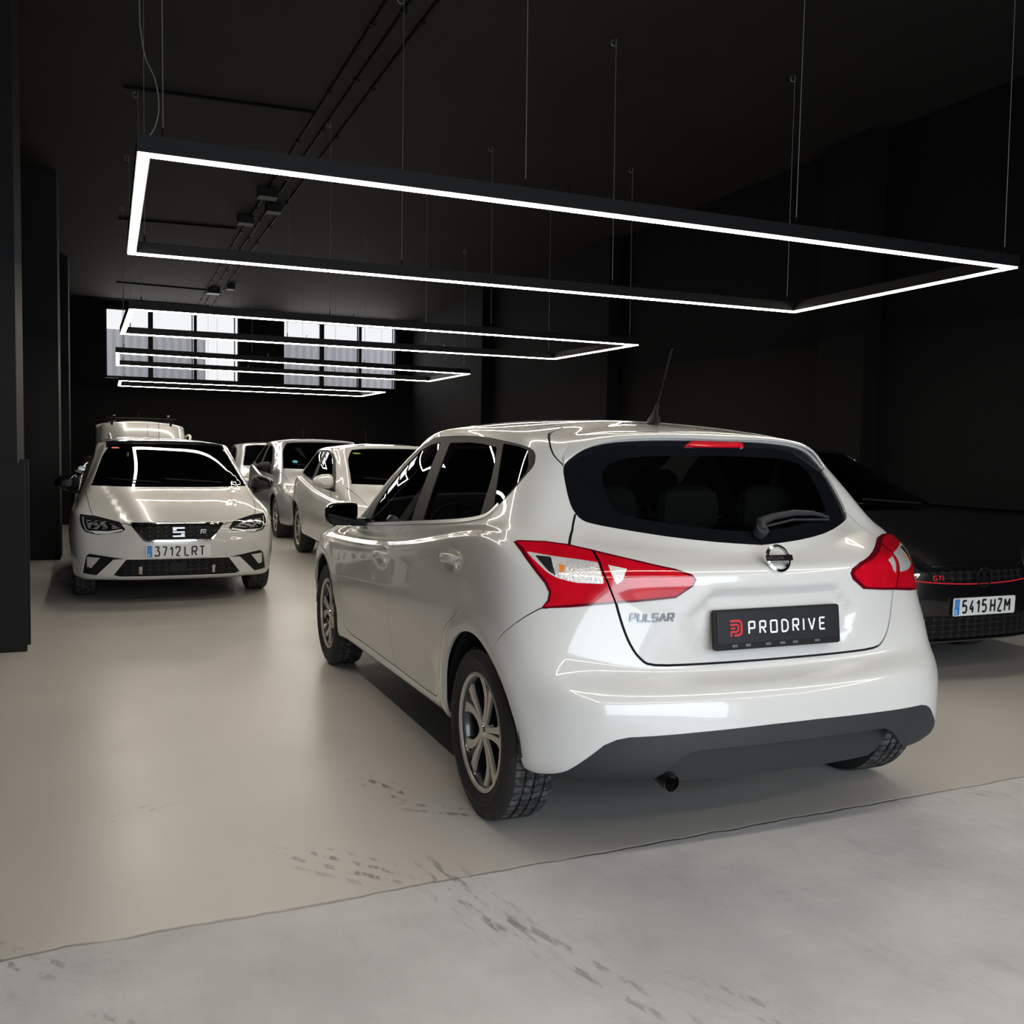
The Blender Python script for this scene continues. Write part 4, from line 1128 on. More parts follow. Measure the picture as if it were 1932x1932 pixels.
# tail lamps
for k in ('QL', 'QR'):
    fr = frame(k, QA); mrr = k == 'QR'; fr = (fr[0], fr[1], fr[2], fr[3])
    T = to2(F_['tail'], fr, mrr)
    B.cut(smoothline(T, 2, True) if False else T, fr, 'tail_' + k)
    cx_ = sum(p[0] for p in T) / len(T); cz_ = sum(p[1] for p in T) / len(T)
    inn = []
    n_ = len(T)
    area2 = sum(T[i][0] * T[(i + 1) % n_][1] - T[(i + 1) % n_][0] * T[i][1] for i in range(n_)); sg = 1 if area2 > 0 else -1
    for i in range(n_):
        a, b_, c_ = T[i - 1], T[i], T[(i + 1) % n_]
        d1 = Vector((b_[0] - a[0], b_[1] - a[1])).normalized(); d2 = Vector((c_[0] - b_[0], c_[1] - b_[1])).normalized()
        nn = Vector((-(d1.y + d2.y), d1.x + d2.x)).normalized() * sg
        inn.append((b_[0] + nn.x * .010, b_[1] + nn.y * .010))
    B.cut(inn, fr, 'tailred_' + k, only='tail_' + k)
    B.cut(rounded(to2(F_['clear_o'], fr, mrr), .01, 2), fr, 'tailclear_' + k)
    B.cut(to2(F_['clear_i'], fr, mrr), fr, 'tailclear_' + k)
    B.cut(rounded(to2(F_['clear_dark'], fr, mrr), .006, 2), fr, 'taildark_' + k)
    B.cut(to2(F_['clear_amber'], fr, mrr), fr, 'tailamber_' + k)
    ts = to2(F_['tail_split'], fr, mrr)
    B.cut(strip(ts, .006), fr, 'gap')
# valance across the bottom of the rear bumper
dt = [(.845, .285), (.80, .310), (.786, .322), (.764, .344), (.723, .383), (.693, .412), (.656, .430), (.617, .438), (.371, .444), (.092, .449), (0, .449)]
db = [(0, .386), (.167, .386), (.371, .385), (.416, .379), (.452, .361), (.502, .312), (.542, .290), (.57, .280), (.667, .278), (.758, .281), (.83, .284), (.87, .283)]
B.cut(sym(dt) + [(-a, b) for a, b in []] if False else sym(dt + [(.0, .449)])[:0] + dt + db, FrBt, 'rear_valance')
B.cut([(-a, b) for a, b in dt + db], FrBt, 'rear_valance')
B.cut(sym([(a, b) for a, b in db] + [(.98, .283), (.98, .05), (0, .05)]), FrBt, 'void')

# ---- objects
car = empty('hatchback_car', (2.162, 3.217, 0), 1.5641)
tag(car, 'white five-door hatchback in the foreground seen from behind with red tail lamps', 'car')
PW = M['paint_white']
shell = B.extract('body', PW, car, objname='body_shell', rim=.012)
for s_, sd in (('l', lambda c: c.y > 0), ('r', lambda c: c.y < 0)):
    sg = 1 if s_ == 'l' else -1
    fdo = B.extract('front_door_' + s_, PW, car, objname='front_door', rim=.012)
    rdo = B.extract('rear_door_' + s_, PW, car, objname='rear_door', rim=.012)
    B.extract('window_frame_' + s_, M['gloss_black'] if False else M['plastic_dark'], car, objname='window_frame', offset=-.002, rim=.01)
    g1 = B.extract('front_glass_' + s_, M['glass'], car, objname='door_window', offset=-.006)
    g2 = B.extract('rear_glass_' + s_, M['glass'], car, objname='door_window', offset=-.006)
    B.extract('quarter_glass_' + s_, M['glass_dark'], car, objname='quarter_window', offset=-.004)
    B.extract('window_frame_' + s_, M['interior_grey'], car, objname='pillar_trim', offset=-.03)
    B.extract('belt_trim_' + s_, M['satin_chrome'], car, objname='belt_trim', offset=.004, rim=.006)
    # handles
    for (hx, hz, dzx, par) in ((.295, .930, .012, rdo), (1.335, .833, .012, fdo)):
        b = MB()
        secs = []
        for t, wz, o_ in ((-.098, .004, .000), (-.09, .013, .012), (-.05, .017, .034), (0, .018, .040), (.05, .017, .036), (.085, .012, .018), (.098, .003, .000)):
            p, n = B.onto((hx - t, sg * .92, hz + t * .06), (0, sg, 0))
            base = Vector((hx - t, p.y, hz + t * .09))
            n = Vector((0, sg, .0))
            secs.append([base + n * (o_ + .004 * math.cos(a) * 2) + Vector((0, 0, wz * math.sin(a))) for a in [2 * PI * j / 12 for j in range(12)]])
        rbox_loft(b, secs); b.build('door_handle', PW, par, smooth=True)
tg = B.extract('tailgate', PW, car, objname='tailgate', rim=.015)
rb_ = B.extract('rear_bumper', PW, car, objname='rear_bumper', rim=.012)
B.extract('rear_valance', M['plastic'], car, objname='rear_valance', offset=.001, rim=.02)
B.extract('gap', M['liner'], car, objname='shut_lines', offset=-.007)
lipz = lambda y: float(np.interp(abs(y), [a for a, b in lip], [b for a, b in lip]))
def under(v):
    d = lipz(v.y) - v.z
    return -.010
B.extract('rear_border', M['gloss_black'], car, objname='rear_window_border', offfn=under)
B.extract('rear_pane', M['glass_rear'], car, objname='rear_window', offfn=under)
# third brake lamp
B.extract('brake_light', M['red_lens'], car, objname='high_brake_lamp', offset=.006, offfn=under, rim=.012)
B.extract('windscreen', M['glass'], car, objname='windscreen', offset=-.004)
B.extract('grille', M['plastic_dark'], car, objname='grille', offset=-.01)
for k in ('FL', 'FR'): B.extract('headlamp_' + k, M['clear_lens'], car, objname='headlamp', offset=.003, rim=.01)
for k in ('QL', 'QR'):
    fr = frame(k, QA); T = to2(F_['tail'], fr, k == 'QR')
    pil = lambda v, T=T, fr=fr: .010 * min(1, sdist((v.dot(fr[1]), v.dot(fr[2])), T) / .012) ** .6
    tl = B.extract('tail_' + k, M['red_dark'], car, objname='tail_lamp', offfn=pil, offset=.001, rim=.012)
    B.extract('tailred_' + k, M['red_lens'], tl, objname='red_lens', offfn=pil, offset=.001)
    B.extract('tailclear_' + k, M['clear_lens'], tl, objname='clear_lens', offfn=pil, offset=.001)
    B.extract('taildark_' + k, M['alloy_dark'], tl, objname='lens_reflector', offfn=pil, offset=.0015)
    B.extract('tailamber_' + k, M['amber'], tl, objname='indicator_bulb', offfn=pil, offset=.002)
# roof lining and pillar trim seen through the glass, dark tub below
def lining(v): return 0.0
li = B.extract('body', M['interior_grey'], car, objname='roof_lining', offset=-.035, side=lambda c: c.z > 1.12)
li2 = B.extract('body', M['interior'], car, objname='cabin_sides', offset=-.05, side=lambda c: .45 < c.z < 1.12 and c.x < 2.4)
for nm in ('front_door_l', 'front_door_r', 'rear_door_l', 'rear_door_r'): B.extract(nm, M['interior'], car, objname='door_card', offset=-.05, side=lambda c: c.z > .4)
B.extract('tailgate', M['interior'], car, objname='tailgate_trim', offset=-.05, side=lambda c: c.z < 1.2)
b = MB(); b.box(-.33, 2.1, -.58, .58, .25, .36); b.box(.45, 2.25, -.78, .78, .24, .36); b.box(2.1, 3.2, -.55, .55, .22, .6); b.box(-.42, .35, -.50, .50, .36, .62)
b.build('underbody', M['liner'], car)
b = MB(); b.box(1.85, 2.25, -.74, .74, .72, .93); b.build('dashboard', M['interior'], car, bevel=.04, smooth=True)
seat(car, 1.15, .37, 'front_seat'); seat(car, 1.15, -.37, 'front_seat')
for yy in (.38, 0, -.38): seat(car, .27, yy, 'rear_seat', .37, .55, .44)
b = MB(); b.box(-.30, .04, -.56, .56, .88, .90); b.build('parcel_shelf', M['interior'], car)
steering_wheel(car, 1.72, .37, .88)
for xw in (0, 2.7):
    for s_ in (1, -1): well(car, xw, s_)
w0 = make_wheel('five', car)
first = True
for xw in (0, 2.7):
    for s_ in (1, -1):
        w = w0 if first else copy_tree(w0, car)
        w.location = (xw, s_ * (.918 - .10), .317)
        w.rotation_euler = (0, 0.0 if xw == 0 else .45, 0 if s_ > 0 else PI); first = False
# lower black panel, exhaust
b = MB()
secs = []
for y in [.50 - i * .05 for i in range(21)]:
    c = abs(y) / .5
    x = -.60 + .05 * c * c
    zb = .262 + (.06 * max(0, c - .86) / .14)
    zt = .40 - .03 * max(0, c - .8) / .2
    secs.append([(x, y, zb), (x + .012, y, zb - .004), (x + .02, y, zt), (x - .012, y, zt), (x - .008, y, (zb + zt) / 2)])
rbox_loft(b, secs); b.build('lower_panel', M['plastic'], car, smooth=True)
b = MB(); a0, a1 = Vector((-.30, .45, .315)), Vector((-.585, .445, .262))
b.tube([a0, a0.lerp(a1, .6), a1], .031, 20, caps=False); b.tube([a1, a1.lerp(a0, .35)], .028, 20, caps=False); b.tube([a1.lerp(a0, .30), a1.lerp(a0, .36)], .0285, 20); b.lathe([(.028, 0), (.031, 0)], 20, axis='x', c=tuple(a1))
b.tube([(-.15, .40, .29), (-.30, .46, .30)], .05, 12)
b.build('exhaust_pipe', mat('exhaust_metal', (.10, .09, .08), .38, metal=.9, noise=(20, .4)), car, smooth=True)
# mirrors
for s_ in (1, -1):
    out = [(.935, 1.055), (.96, 1.060), (1.06, 1.058), (1.10, 1.045), (1.115, 1.01), (1.108, .965), (1.085, .945), (.99, .940), (.955, .948), (.935, .985)]
    out = rounded(out, .02, 2)
    cy_, cz_ = 1.02, 1.0
    b = MB(); secs = []
    for (dx, k) in ((-.012, .96), (0, 1.0), (.03, 1.02), (.07, .97), (.11, .82), (.14, .55), (.15, .25)):
        secs.append([(1.80 + dx - (abs(a) - .935) * .22, s_ * (cy_ + (a - cy_) * k), cz_ + (c_ - cz_) * k + dx * .1) for a, c_ in out])
    rbox_loft(b, secs)
    rbox_loft(b, [[(1.80 + dx * 1.0, s_ * y_, z_) for dx, z_ in ((.02, .975), (.10, .975), (.10, .935), (.02, .935))] for y_ in (.86, .96)])
    mo = b.build('door_mirror', M['gloss_black'], car, smooth=True)
    b = MB(); b.prism([(s_ * (cy_ + (a - cy_) * .90), cz_ + (c_ - cz_) * .88) for a, c_ in out], .004, lambda u, v, w: (1.786 - w - (abs(u) - .935) * .22, u, v))
    b.build('mirror_glass', mat('mirror_glass', (.06, .065, .075), .02, metal=1.0), mo)
# aerial
b = MB(); A0 = Vector((.341, 0, 1.486)); A1 = Vector((.205, 0, 1.786))
secs = []
for t, w_, l_ in ((0, .024, .05), (.05, .018, .036), (.12, .011, .018), (.22, .008, .010), (.25, .0065, .0065)):
    p = A0.lerp(A1, t); secs.append([p + Vector((l_ * math.cos(a), w_ * math.sin(a), -.006 if t == 0 else 0)) for a in [2 * PI * j / 12 for j in range(12)]])
rbox_loft(b, secs); ao = b.build('roof_aerial', M['plastic_dark'], car, smooth=True)
b = MB(); n_ = 40
b.tube([A0.lerp(A1, .24 + .76 * i / n_) + Vector((.0012 * math.sin(i * 1.2), .0012 * math.cos(i * 1.2), 0)) for i in range(n_ + 1)], .0032, 8); b.build('aerial_rod', M['plastic_dark'], ao, smooth=True)
# rear wiper
def onrear(y, z, off=0.0):
    p, n = B.onto((-.4, y, z), (-1, 0, 0)); return p + n * off, n
b = MB(); pts = [(-.010, 1.070, .020), (-.014, 1.092, .030), (-.08, 1.108, .030), (-.2, 1.122, .026), (-.32, 1.122, .018), (-.42, 1.108, .012)]
b.tube([onrear(y, z, o_)[0] for y, z, o_ in pts], [.020, .018, .013, .012, .009, .004], 10)
p, n = onrear(-.010, 1.068); b.tube([p - n * .002, p + n * .030], .024, 18)
b.tube([onrear(y, z, .008)[0] for y, z in ((-.03, 1.085), (-.2, 1.108), (-.42, 1.102))], .0045, 6)
b.build('rear_wiper', M['plastic'], tg, smooth=True)
# badge
p, n = onrear(0.0, .972, .022)
n = Vector((-.93, 0, .36)).normalized()
rt = Vector((0, -1, 0)); up = n.cross(Vector((0, 1, 0))).normalized(); up = up if up.z > 0 else -up
fnb = plane_fn(p, rt, up, n)
b = MB(); N_ = 48
for i in range(N_):
    a = 2 * PI * i / N_; c_ = 2 * PI * (i + 1) / N_
    if abs(math.sin((a + c_) / 2)) < .19: continue
    ring = lambda t: [fnb(.050 * math.cos(t), .050 * math.sin(t), 0), fnb(.050 * math.cos(t), .050 * math.sin(t), .007), fnb(.041 * math.cos(t), .041 * math.sin(t), .009), fnb(.039 * math.cos(t), .039 * math.sin(t), 0)]
    V = ring(a) + ring(c_); b.add(V, [(0, 1, 5, 4), (1, 2, 6, 5), (2, 3, 7, 6), (0, 3, 2, 1), (4, 5, 6, 7)])
bo = b.build('badge', M['chrome'], tg)
b = MB(); b.prism(rounded([(-.057, -.0105), (.057, -.0105), (.057, .0105), (-.057, .0105)], .002), .011, fnb); b.build('badge_bar', M['chrome'], bo) if False else b.build('badge', M['chrome'], tg)
b = MB(); word(b, 'NISSAN', -.050, -.0058, .0115, 1.12, .0022, .0048, lambda a, c_, d=0: fnb(a, c_, d + .0112), .0008, .05); b.build('badge_lettering', M['ink'], tg)
# model name
fnp = lambda a, c_, d=0: tuple(onrear(.555 - a, .790 + c_, d + .0015)[0])
b = MB(); word(b, 'PULSAR', 0, 0, .025, 1.15, .0055, .0075, fnp, .003, .1, slant=.12); b.build('model_name', mat('badge_chrome', (.14, .145, .155), .2, metal=1.0), tg, fixn=False)
# plate holder with the dealer panel
PN = Vector((-1, 0, .12)).normalized(); PU = Vector((.12, 0, 1)).normalized()
pc = Vector((-.525, 0, .752))
fnl = plane_fn(pc, (0, -1, 0), PU, PN)
b = MB(); b.prism(rounded([(-.268, -.069), (.268, -.069), (.268, .069), (-.268, .069)], .012), .018, fnl)
ho = b.build('plate_holder', M['plastic_dark'], tg, bevel=.003)
b = MB(); b.prism(rounded([(-.258, -.047), (.258, -.047), (.258, .062), (-.258, .062)], .007), .0205, fnl); b.build('dealer_panel', mat('panel_black', (.006, .006, .010), .45), tg)
b = MB()
for u in (-.20, -.145, -.06, .0, .055, .15):
    b.prism([(u, -.060), (u + .022, -.060), (u + .022, -.051), (u, -.051)], .0215, fnl)
b.build('holder_clips', mat('clip_grey', (.12, .12, .13), .3), tg)
fno = lambda a, c_, d=0: fnl(a, c_, d + .0206)
b = MB(); word(b, 'PRODRIVE', -.128, -.0165, .040, .95, .0064, .0222, fno, .0006, .12); b.build('panel_lettering', M['white_ink'], tg)
b = MB()
lg = lambda L, th: [b.prism(q, .0006, lambda u, v, w: fno(u, v, w)) for q in L]
def bar(p0, p1, th):
    (x0, y0), (x1, y1) = p0, p1; l = math.hypot(x1 - x0, y1 - y0); nx, ny = -(y1 - y0) / l * th / 2, (x1 - x0) / l * th / 2
    b.prism([(x0 + nx, y0 + ny), (x1 + nx, y1 + ny), (x1 - nx, y1 - ny), (x0 - nx, y0 - ny)], .0006, fno)
X0 = -.205; Z0 = -.0225
for line, th in (([(0, .052), (.038, .052), (.046, .044), (.046, .012), (.038, .003), (.022, .003)], .008), ([(0, .039), (.030, .039), (.0325, .0365), (.0325, .018), (.029, .015), (.0, .015)], .0065), ([(.003, .027), (.020, .027)], .0065), ([(.003, .015), (.003, .0)], .007), ([(.016, .003), (.022, .003)], .007)):
    for i in range(len(line) - 1):
        bar((X0 + line[i][0], Z0 + line[i][1]), (X0 + line[i + 1][0], Z0 + line[i + 1][1]), th)
b.build('panel_emblem', M['red_ink'], tg)
# lip of the roof spoiler
b = MB(); secs = []
LP = sym(lip)[::1]
LP = [(-a, z) for a, z in lip][::-1] + lip[1:]
for (yy, zz) in smoothline(LP, 3):
    p, n = B.onto((-.3, yy, zz), (-1, 0, 0))
    k = min(1.0, (.606 - abs(yy)) / .10 + .15)
    up_ = Vector((0, 0, 1)); bk = Vector((-1, 0, 0)); out_ = Vector((0, 1 if yy > 0 else -1, 0)) * (1 - k) * .0
    q0 = B.bvh.find_nearest(p + Vector((.10, -yy * .08, .045)))[0]
    q1 = B.bvh.find_nearest(p + Vector((.04, -yy * .03, .022)))[0]
    secs.append([q0 + up_ * .0005, q1 + up_ * .006 * k, p + bk * .020 * k + up_ * .013, p + bk * .027 * k + up_ * .007, p + bk * .022 * k + up_ * .001, p - bk * .03])
rbox_loft(b, secs); b.build('roof_spoiler', PW, car, smooth=True)
B.bm.free(); B.ref.free()
# ---------------------------------------------------------------- skins of the other cars
def scaled(rows, sx, sy, sz, zlift=0.0):
    return [[(p[0] * sx, p[1] * sy, p[2] * sz + zlift) for p in r] for r in rows]
def with_front(base, fronts):
    return [list(f) + list(b)[4:] for f, b in zip(fronts, base)]
_pi = scaled(PR, .95, .925, .945)
IB = with_front(_pi, [
 [(3.18,0,.20),(3.16,.38,.20),(3.06,.60,.20),(2.95,.74,.20)],
 [(3.36,0,.225),(3.34,.38,.225),(3.25,.62,.225),(3.07,.775,.22)],
 [(3.385,0,.31),(3.365,.38,.31),(3.27,.63,.31),(3.09,.79,.31)],
 [(3.39,0,.39),(3.37,.38,.39),(3.275,.635,.39),(3.10,.80,.39)],
 [(3.395,0,.46),(3.372,.38,.46),(3.275,.635,.46),(3.10,.805,.46)],
 [(3.395,0,.52),(3.37,.38,.52),(3.27,.635,.52),(3.095,.808,.52)],
 [(3.39,0,.57),(3.36,.38,.57),(3.255,.635,.57),(3.085,.81,.58)],
 [(3.38,0,.62),(3.35,.38,.62),(3.235,.635,.63),(3.07,.81,.64)],
 [(3.37,0,.665),(3.335,.38,.66),(3.205,.63,.68),(3.035,.805,.70)],
 [(3.35,0,.70),(3.31,.38,.695),(3.15,.62,.725),(2.97,.79,.76)],
 [(3.29,0,.735),(3.24,.38,.73),(3.06,.615,.765),(2.87,.775,.80)],
 [(2.93,0,.868),(2.90,.38,.86),(2.78,.615,.865),(2.62,.755,.865)],
 [(2.58,0,.965),(2.56,.38,.965),(2.50,.615,.955),(2.39,.725,.94)],
 [(2.14,0,1.175),(2.11,.35,1.17),(2.05,.57,1.155),(1.96,.65,1.135)],
 [(1.70,0,1.370),(1.68,.32,1.366),(1.63,.51,1.352),(1.55,.58,1.335)],
 [(1.60,0,1.395),(1.58,.31,1.39),(1.52,.48,1.378),(1.43,.545,1.365)],
 [(1.35,0,1.412),(1.33,.20,1.41),(1.25,.29,1.405),(1.17,.33,1.403)],
 [(1.20,0,1.418),(1.18,0,1.418),(1.13,0,1.419),(1.08,0,1.42)]])
IB_NU = [10, 8, 8, 8, 8, 8, 8, 6, 4, 4, 4, 4]
IB_NV = [2, 4, 4, 4, 4, 4, 4, 4, 4, 4, 6, 6, 6, 5, 4, 4, 4]
def ib_disp(S, N):
    x, y, z = S[..., 0], S[..., 1], S[..., 2]
    d = np.zeros_like(x); sidem = np.clip(N[..., 1], 0, 1) * (z < .95)
    for xw in (0.0, 2.564):
        r = np.hypot(x - xw, z - .31); d += .012 * np.exp(-((r - .37) / .045) ** 2) * sidem
    # bonnet creases that run from the screen corners to the lamps
    top = (N[..., 2] > .5) & (x > 2.3)
    cr = np.abs(y) - (.60 - (x - 2.4) * .22)
    d += np.where(top, .012 * np.exp(-(np.minimum(cr, 0) / .10) ** 2) * (cr < 0) * -1, 0)
    return d
IBF = {
'ws': [(2.402,-0.67,0.98),(1.671,-0.561,1.312),(1.613,-0.537,1.349),(1.702,-0.142,1.367),(1.679,0.365,1.362),(1.241,0.612,1.349),(1.375,0.692,1.223),(2.291,0.696,0.996),(2.4,0.681,0.974),(2.572,0.059,0.969)],
'lamp': [(3.01,-0.768,0.757),(3.099,-0.653,0.746),(3.27,-0.459,0.703),(3.331,-0.415,0.645),(3.327,-0.45,0.622),(3.248,-0.635,0.597),(3.198,-0.721,0.616),(3.162,-0.75,0.649)],
'lampR': [(3.002,0.768,0.761),(3.328,0.422,0.646),(3.328,0.453,0.613),(3.237,0.655,0.602),(3.19,0.731,0.621)],
'grille': [(3.315,-0.376,0.689),(3.314,0.372,0.692),(3.378,0.28,0.561),(3.383,0.249,0.552),(3.383,-0.252,0.549),(3.377,-0.285,0.566)],
'lgr': [(3.362,-0.413,0.394),(3.362,0.409,0.391),(3.327,0.514,0.263),(3.337,0.474,0.251),(3.331,-0.471,0.239),(3.328,-0.506,0.255)],
'fog': [(3.224,-0.726,0.419),(3.247,-0.693,0.44),(3.36,-0.421,0.399),(3.332,-0.511,0.394),(3.262,-0.646,0.256),(3.155,-0.759,0.269)],
'fogl': [(3.23,-0.718,0.413),(3.286,-0.616,0.405),(3.24,-0.686,0.317),(3.216,-0.719,0.326)],
'hood': [(2.317,-0.752,0.918),(2.819,-0.709,0.834),(3.076,-0.673,0.754)],
'hood2': [(2.556,-0.656,0.929),(3.152,-0.495,0.748)],
'plate': [(3.396,-0.006,0.459)],
'sensor': [(3.342,-0.486,0.47)],
'drl': [(3.075,-0.742,0.736),(3.149,-0.737,0.683),(3.195,-0.717,0.633),(3.221,-0.68,0.617)],
'ref': [(3.128,-0.717,0.713),(3.21,-0.565,0.704),(3.315,-0.448,0.653),(3.246,-0.607,0.64),(3.2,-0.696,0.647)],
'led': [(3.213,-0.688,0.628),(3.283,-0.546,0.627),(3.321,-0.44,0.646),(3.327,-0.44,0.633),(3.288,-0.546,0.61),(3.242,-0.643,0.603)],
'logo': [(3.38,-0.004,0.625)],
'fr': [(3.372,0.233,0.625)],
'sl': [(1.706,-0.532,1.313)],
}
# ---------------------------------------------------------------- the other cars
M['grille_mesh'] = mat('grille_mesh', (.010, .010, .011), .5, spec=.3)
def hexmesh(m, sc_=28):
    nt = m.node_tree; N = nt.nodes; Lk = nt.links; b = N['Principled BSDF']
    tc = N.new('ShaderNodeTexCoord'); mp = N.new('ShaderNodeMapping'); mp.inputs['Scale'].default_value = (0.0, .55, 1.0); v = N.new('ShaderNodeTexVoronoi'); v.inputs['Scale'].default_value = sc_; v.inputs['Randomness'].default_value = 0; v.voronoi_dimensions = '3D'
    Lk.new(tc.outputs['Object'], mp.inputs[0]); Lk.new(mp.outputs[0], v.inputs['Vector'])
    r = N.new('ShaderNodeMapRange'); r.inputs[1].default_value = .30; r.inputs[2].default_value = .42; Lk.new(v.outputs['Distance'], r.inputs[0])
    bp = N.new('ShaderNodeBump'); bp.inputs['Distance'].default_value = .012; bp.inputs['Strength'].default_value = 1; Lk.new(r.outputs[0], bp.inputs['Height']); Lk.new(bp.outputs[0], b.inputs['Normal'])
    mx = N.new('ShaderNodeMix'); mx.data_type = 'RGBA'; mx.inputs[6].default_value = (.003, .003, .003, 1); mx.inputs[7].default_value = (.013, .013, .014, 1); Lk.new(r.outputs[0], mx.inputs[0]); Lk.new(mx.outputs[2], b.inputs['Base Color'])
hexmesh(M['grille_mesh'])
M['led_white'] = mat('led_white', (.85, .87, .9), .15, coat=1.0)
M['lamp_glass'] = mat('lamp_glass', (.02, .02, .024), .06, coat=1.0)
def inner_mat():
    m = mat('lamp_inner', (.5, .5, .5), .15, metal=.6, coat=1.0); nt = m.node_tree; N = nt.nodes; Lk = nt.links
    tc = N.new('ShaderNodeTexCoord'); mp = N.new('ShaderNodeMapping'); mp.inputs['Scale'].default_value = (1, .45, 1); v = N.new('ShaderNodeTexNoise'); v.inputs['Scale'].default_value = 42; v.inputs['Detail'].default_value = 3
    Lk.new(tc.outputs['Object'], mp.inputs[0]); Lk.new(mp.outputs[0], v.inputs['Vector'])
    r = N.new('ShaderNodeValToRGB'); r.color_ramp.elements[0].position = .44; r.color_ramp.elements[0].color = (.01, .01, .012, 1); r.color_ramp.elements[1].position = .58; r.color_ramp.elements[1].color = (.9, .9, .9, 1)
    Lk.new(v.outputs['Fac'], r.inputs[0]); Lk.new(r.outputs[0], N['Principled BSDF'].inputs['Base Color']); return m
M['lamp_inner'] = inner_mat()
M['sticker_red'] = mat('sticker_red', (.65, .08, .03), .5)
M['sticker_green'] = mat('sticker_green', (.35, .5, .05), .5)
M['sticker_blue'] = mat('sticker_blue', (.05, .45, .55), .5)

DX, DZ = .95, .945
dlo_g = [(a * DX, b * DZ) for a, b in dlo]; gf_g = [(a * DX, b * DZ) for a, b in gf]; gr_g = [(a * DX, b * DZ) for a, b in gr]; gq_g = [(a * DX, b * DZ) for a, b in gq]
fd_g = [(a * DX, b * DZ) for a, b in fd]; rd_g = [(a * DX, b * DZ) for a, b in rd]
ab = lambda pts: [(p[0], abs(p[1]), p[2]) for p in pts]
WS = [(0, 1.366), (.33, 1.362), (.49, 1.348), (.535, 1.333), (.60, 1.24), (.655, 1.08), (.688, .990), (.675, .976), (.3, .970), (0, .970)]

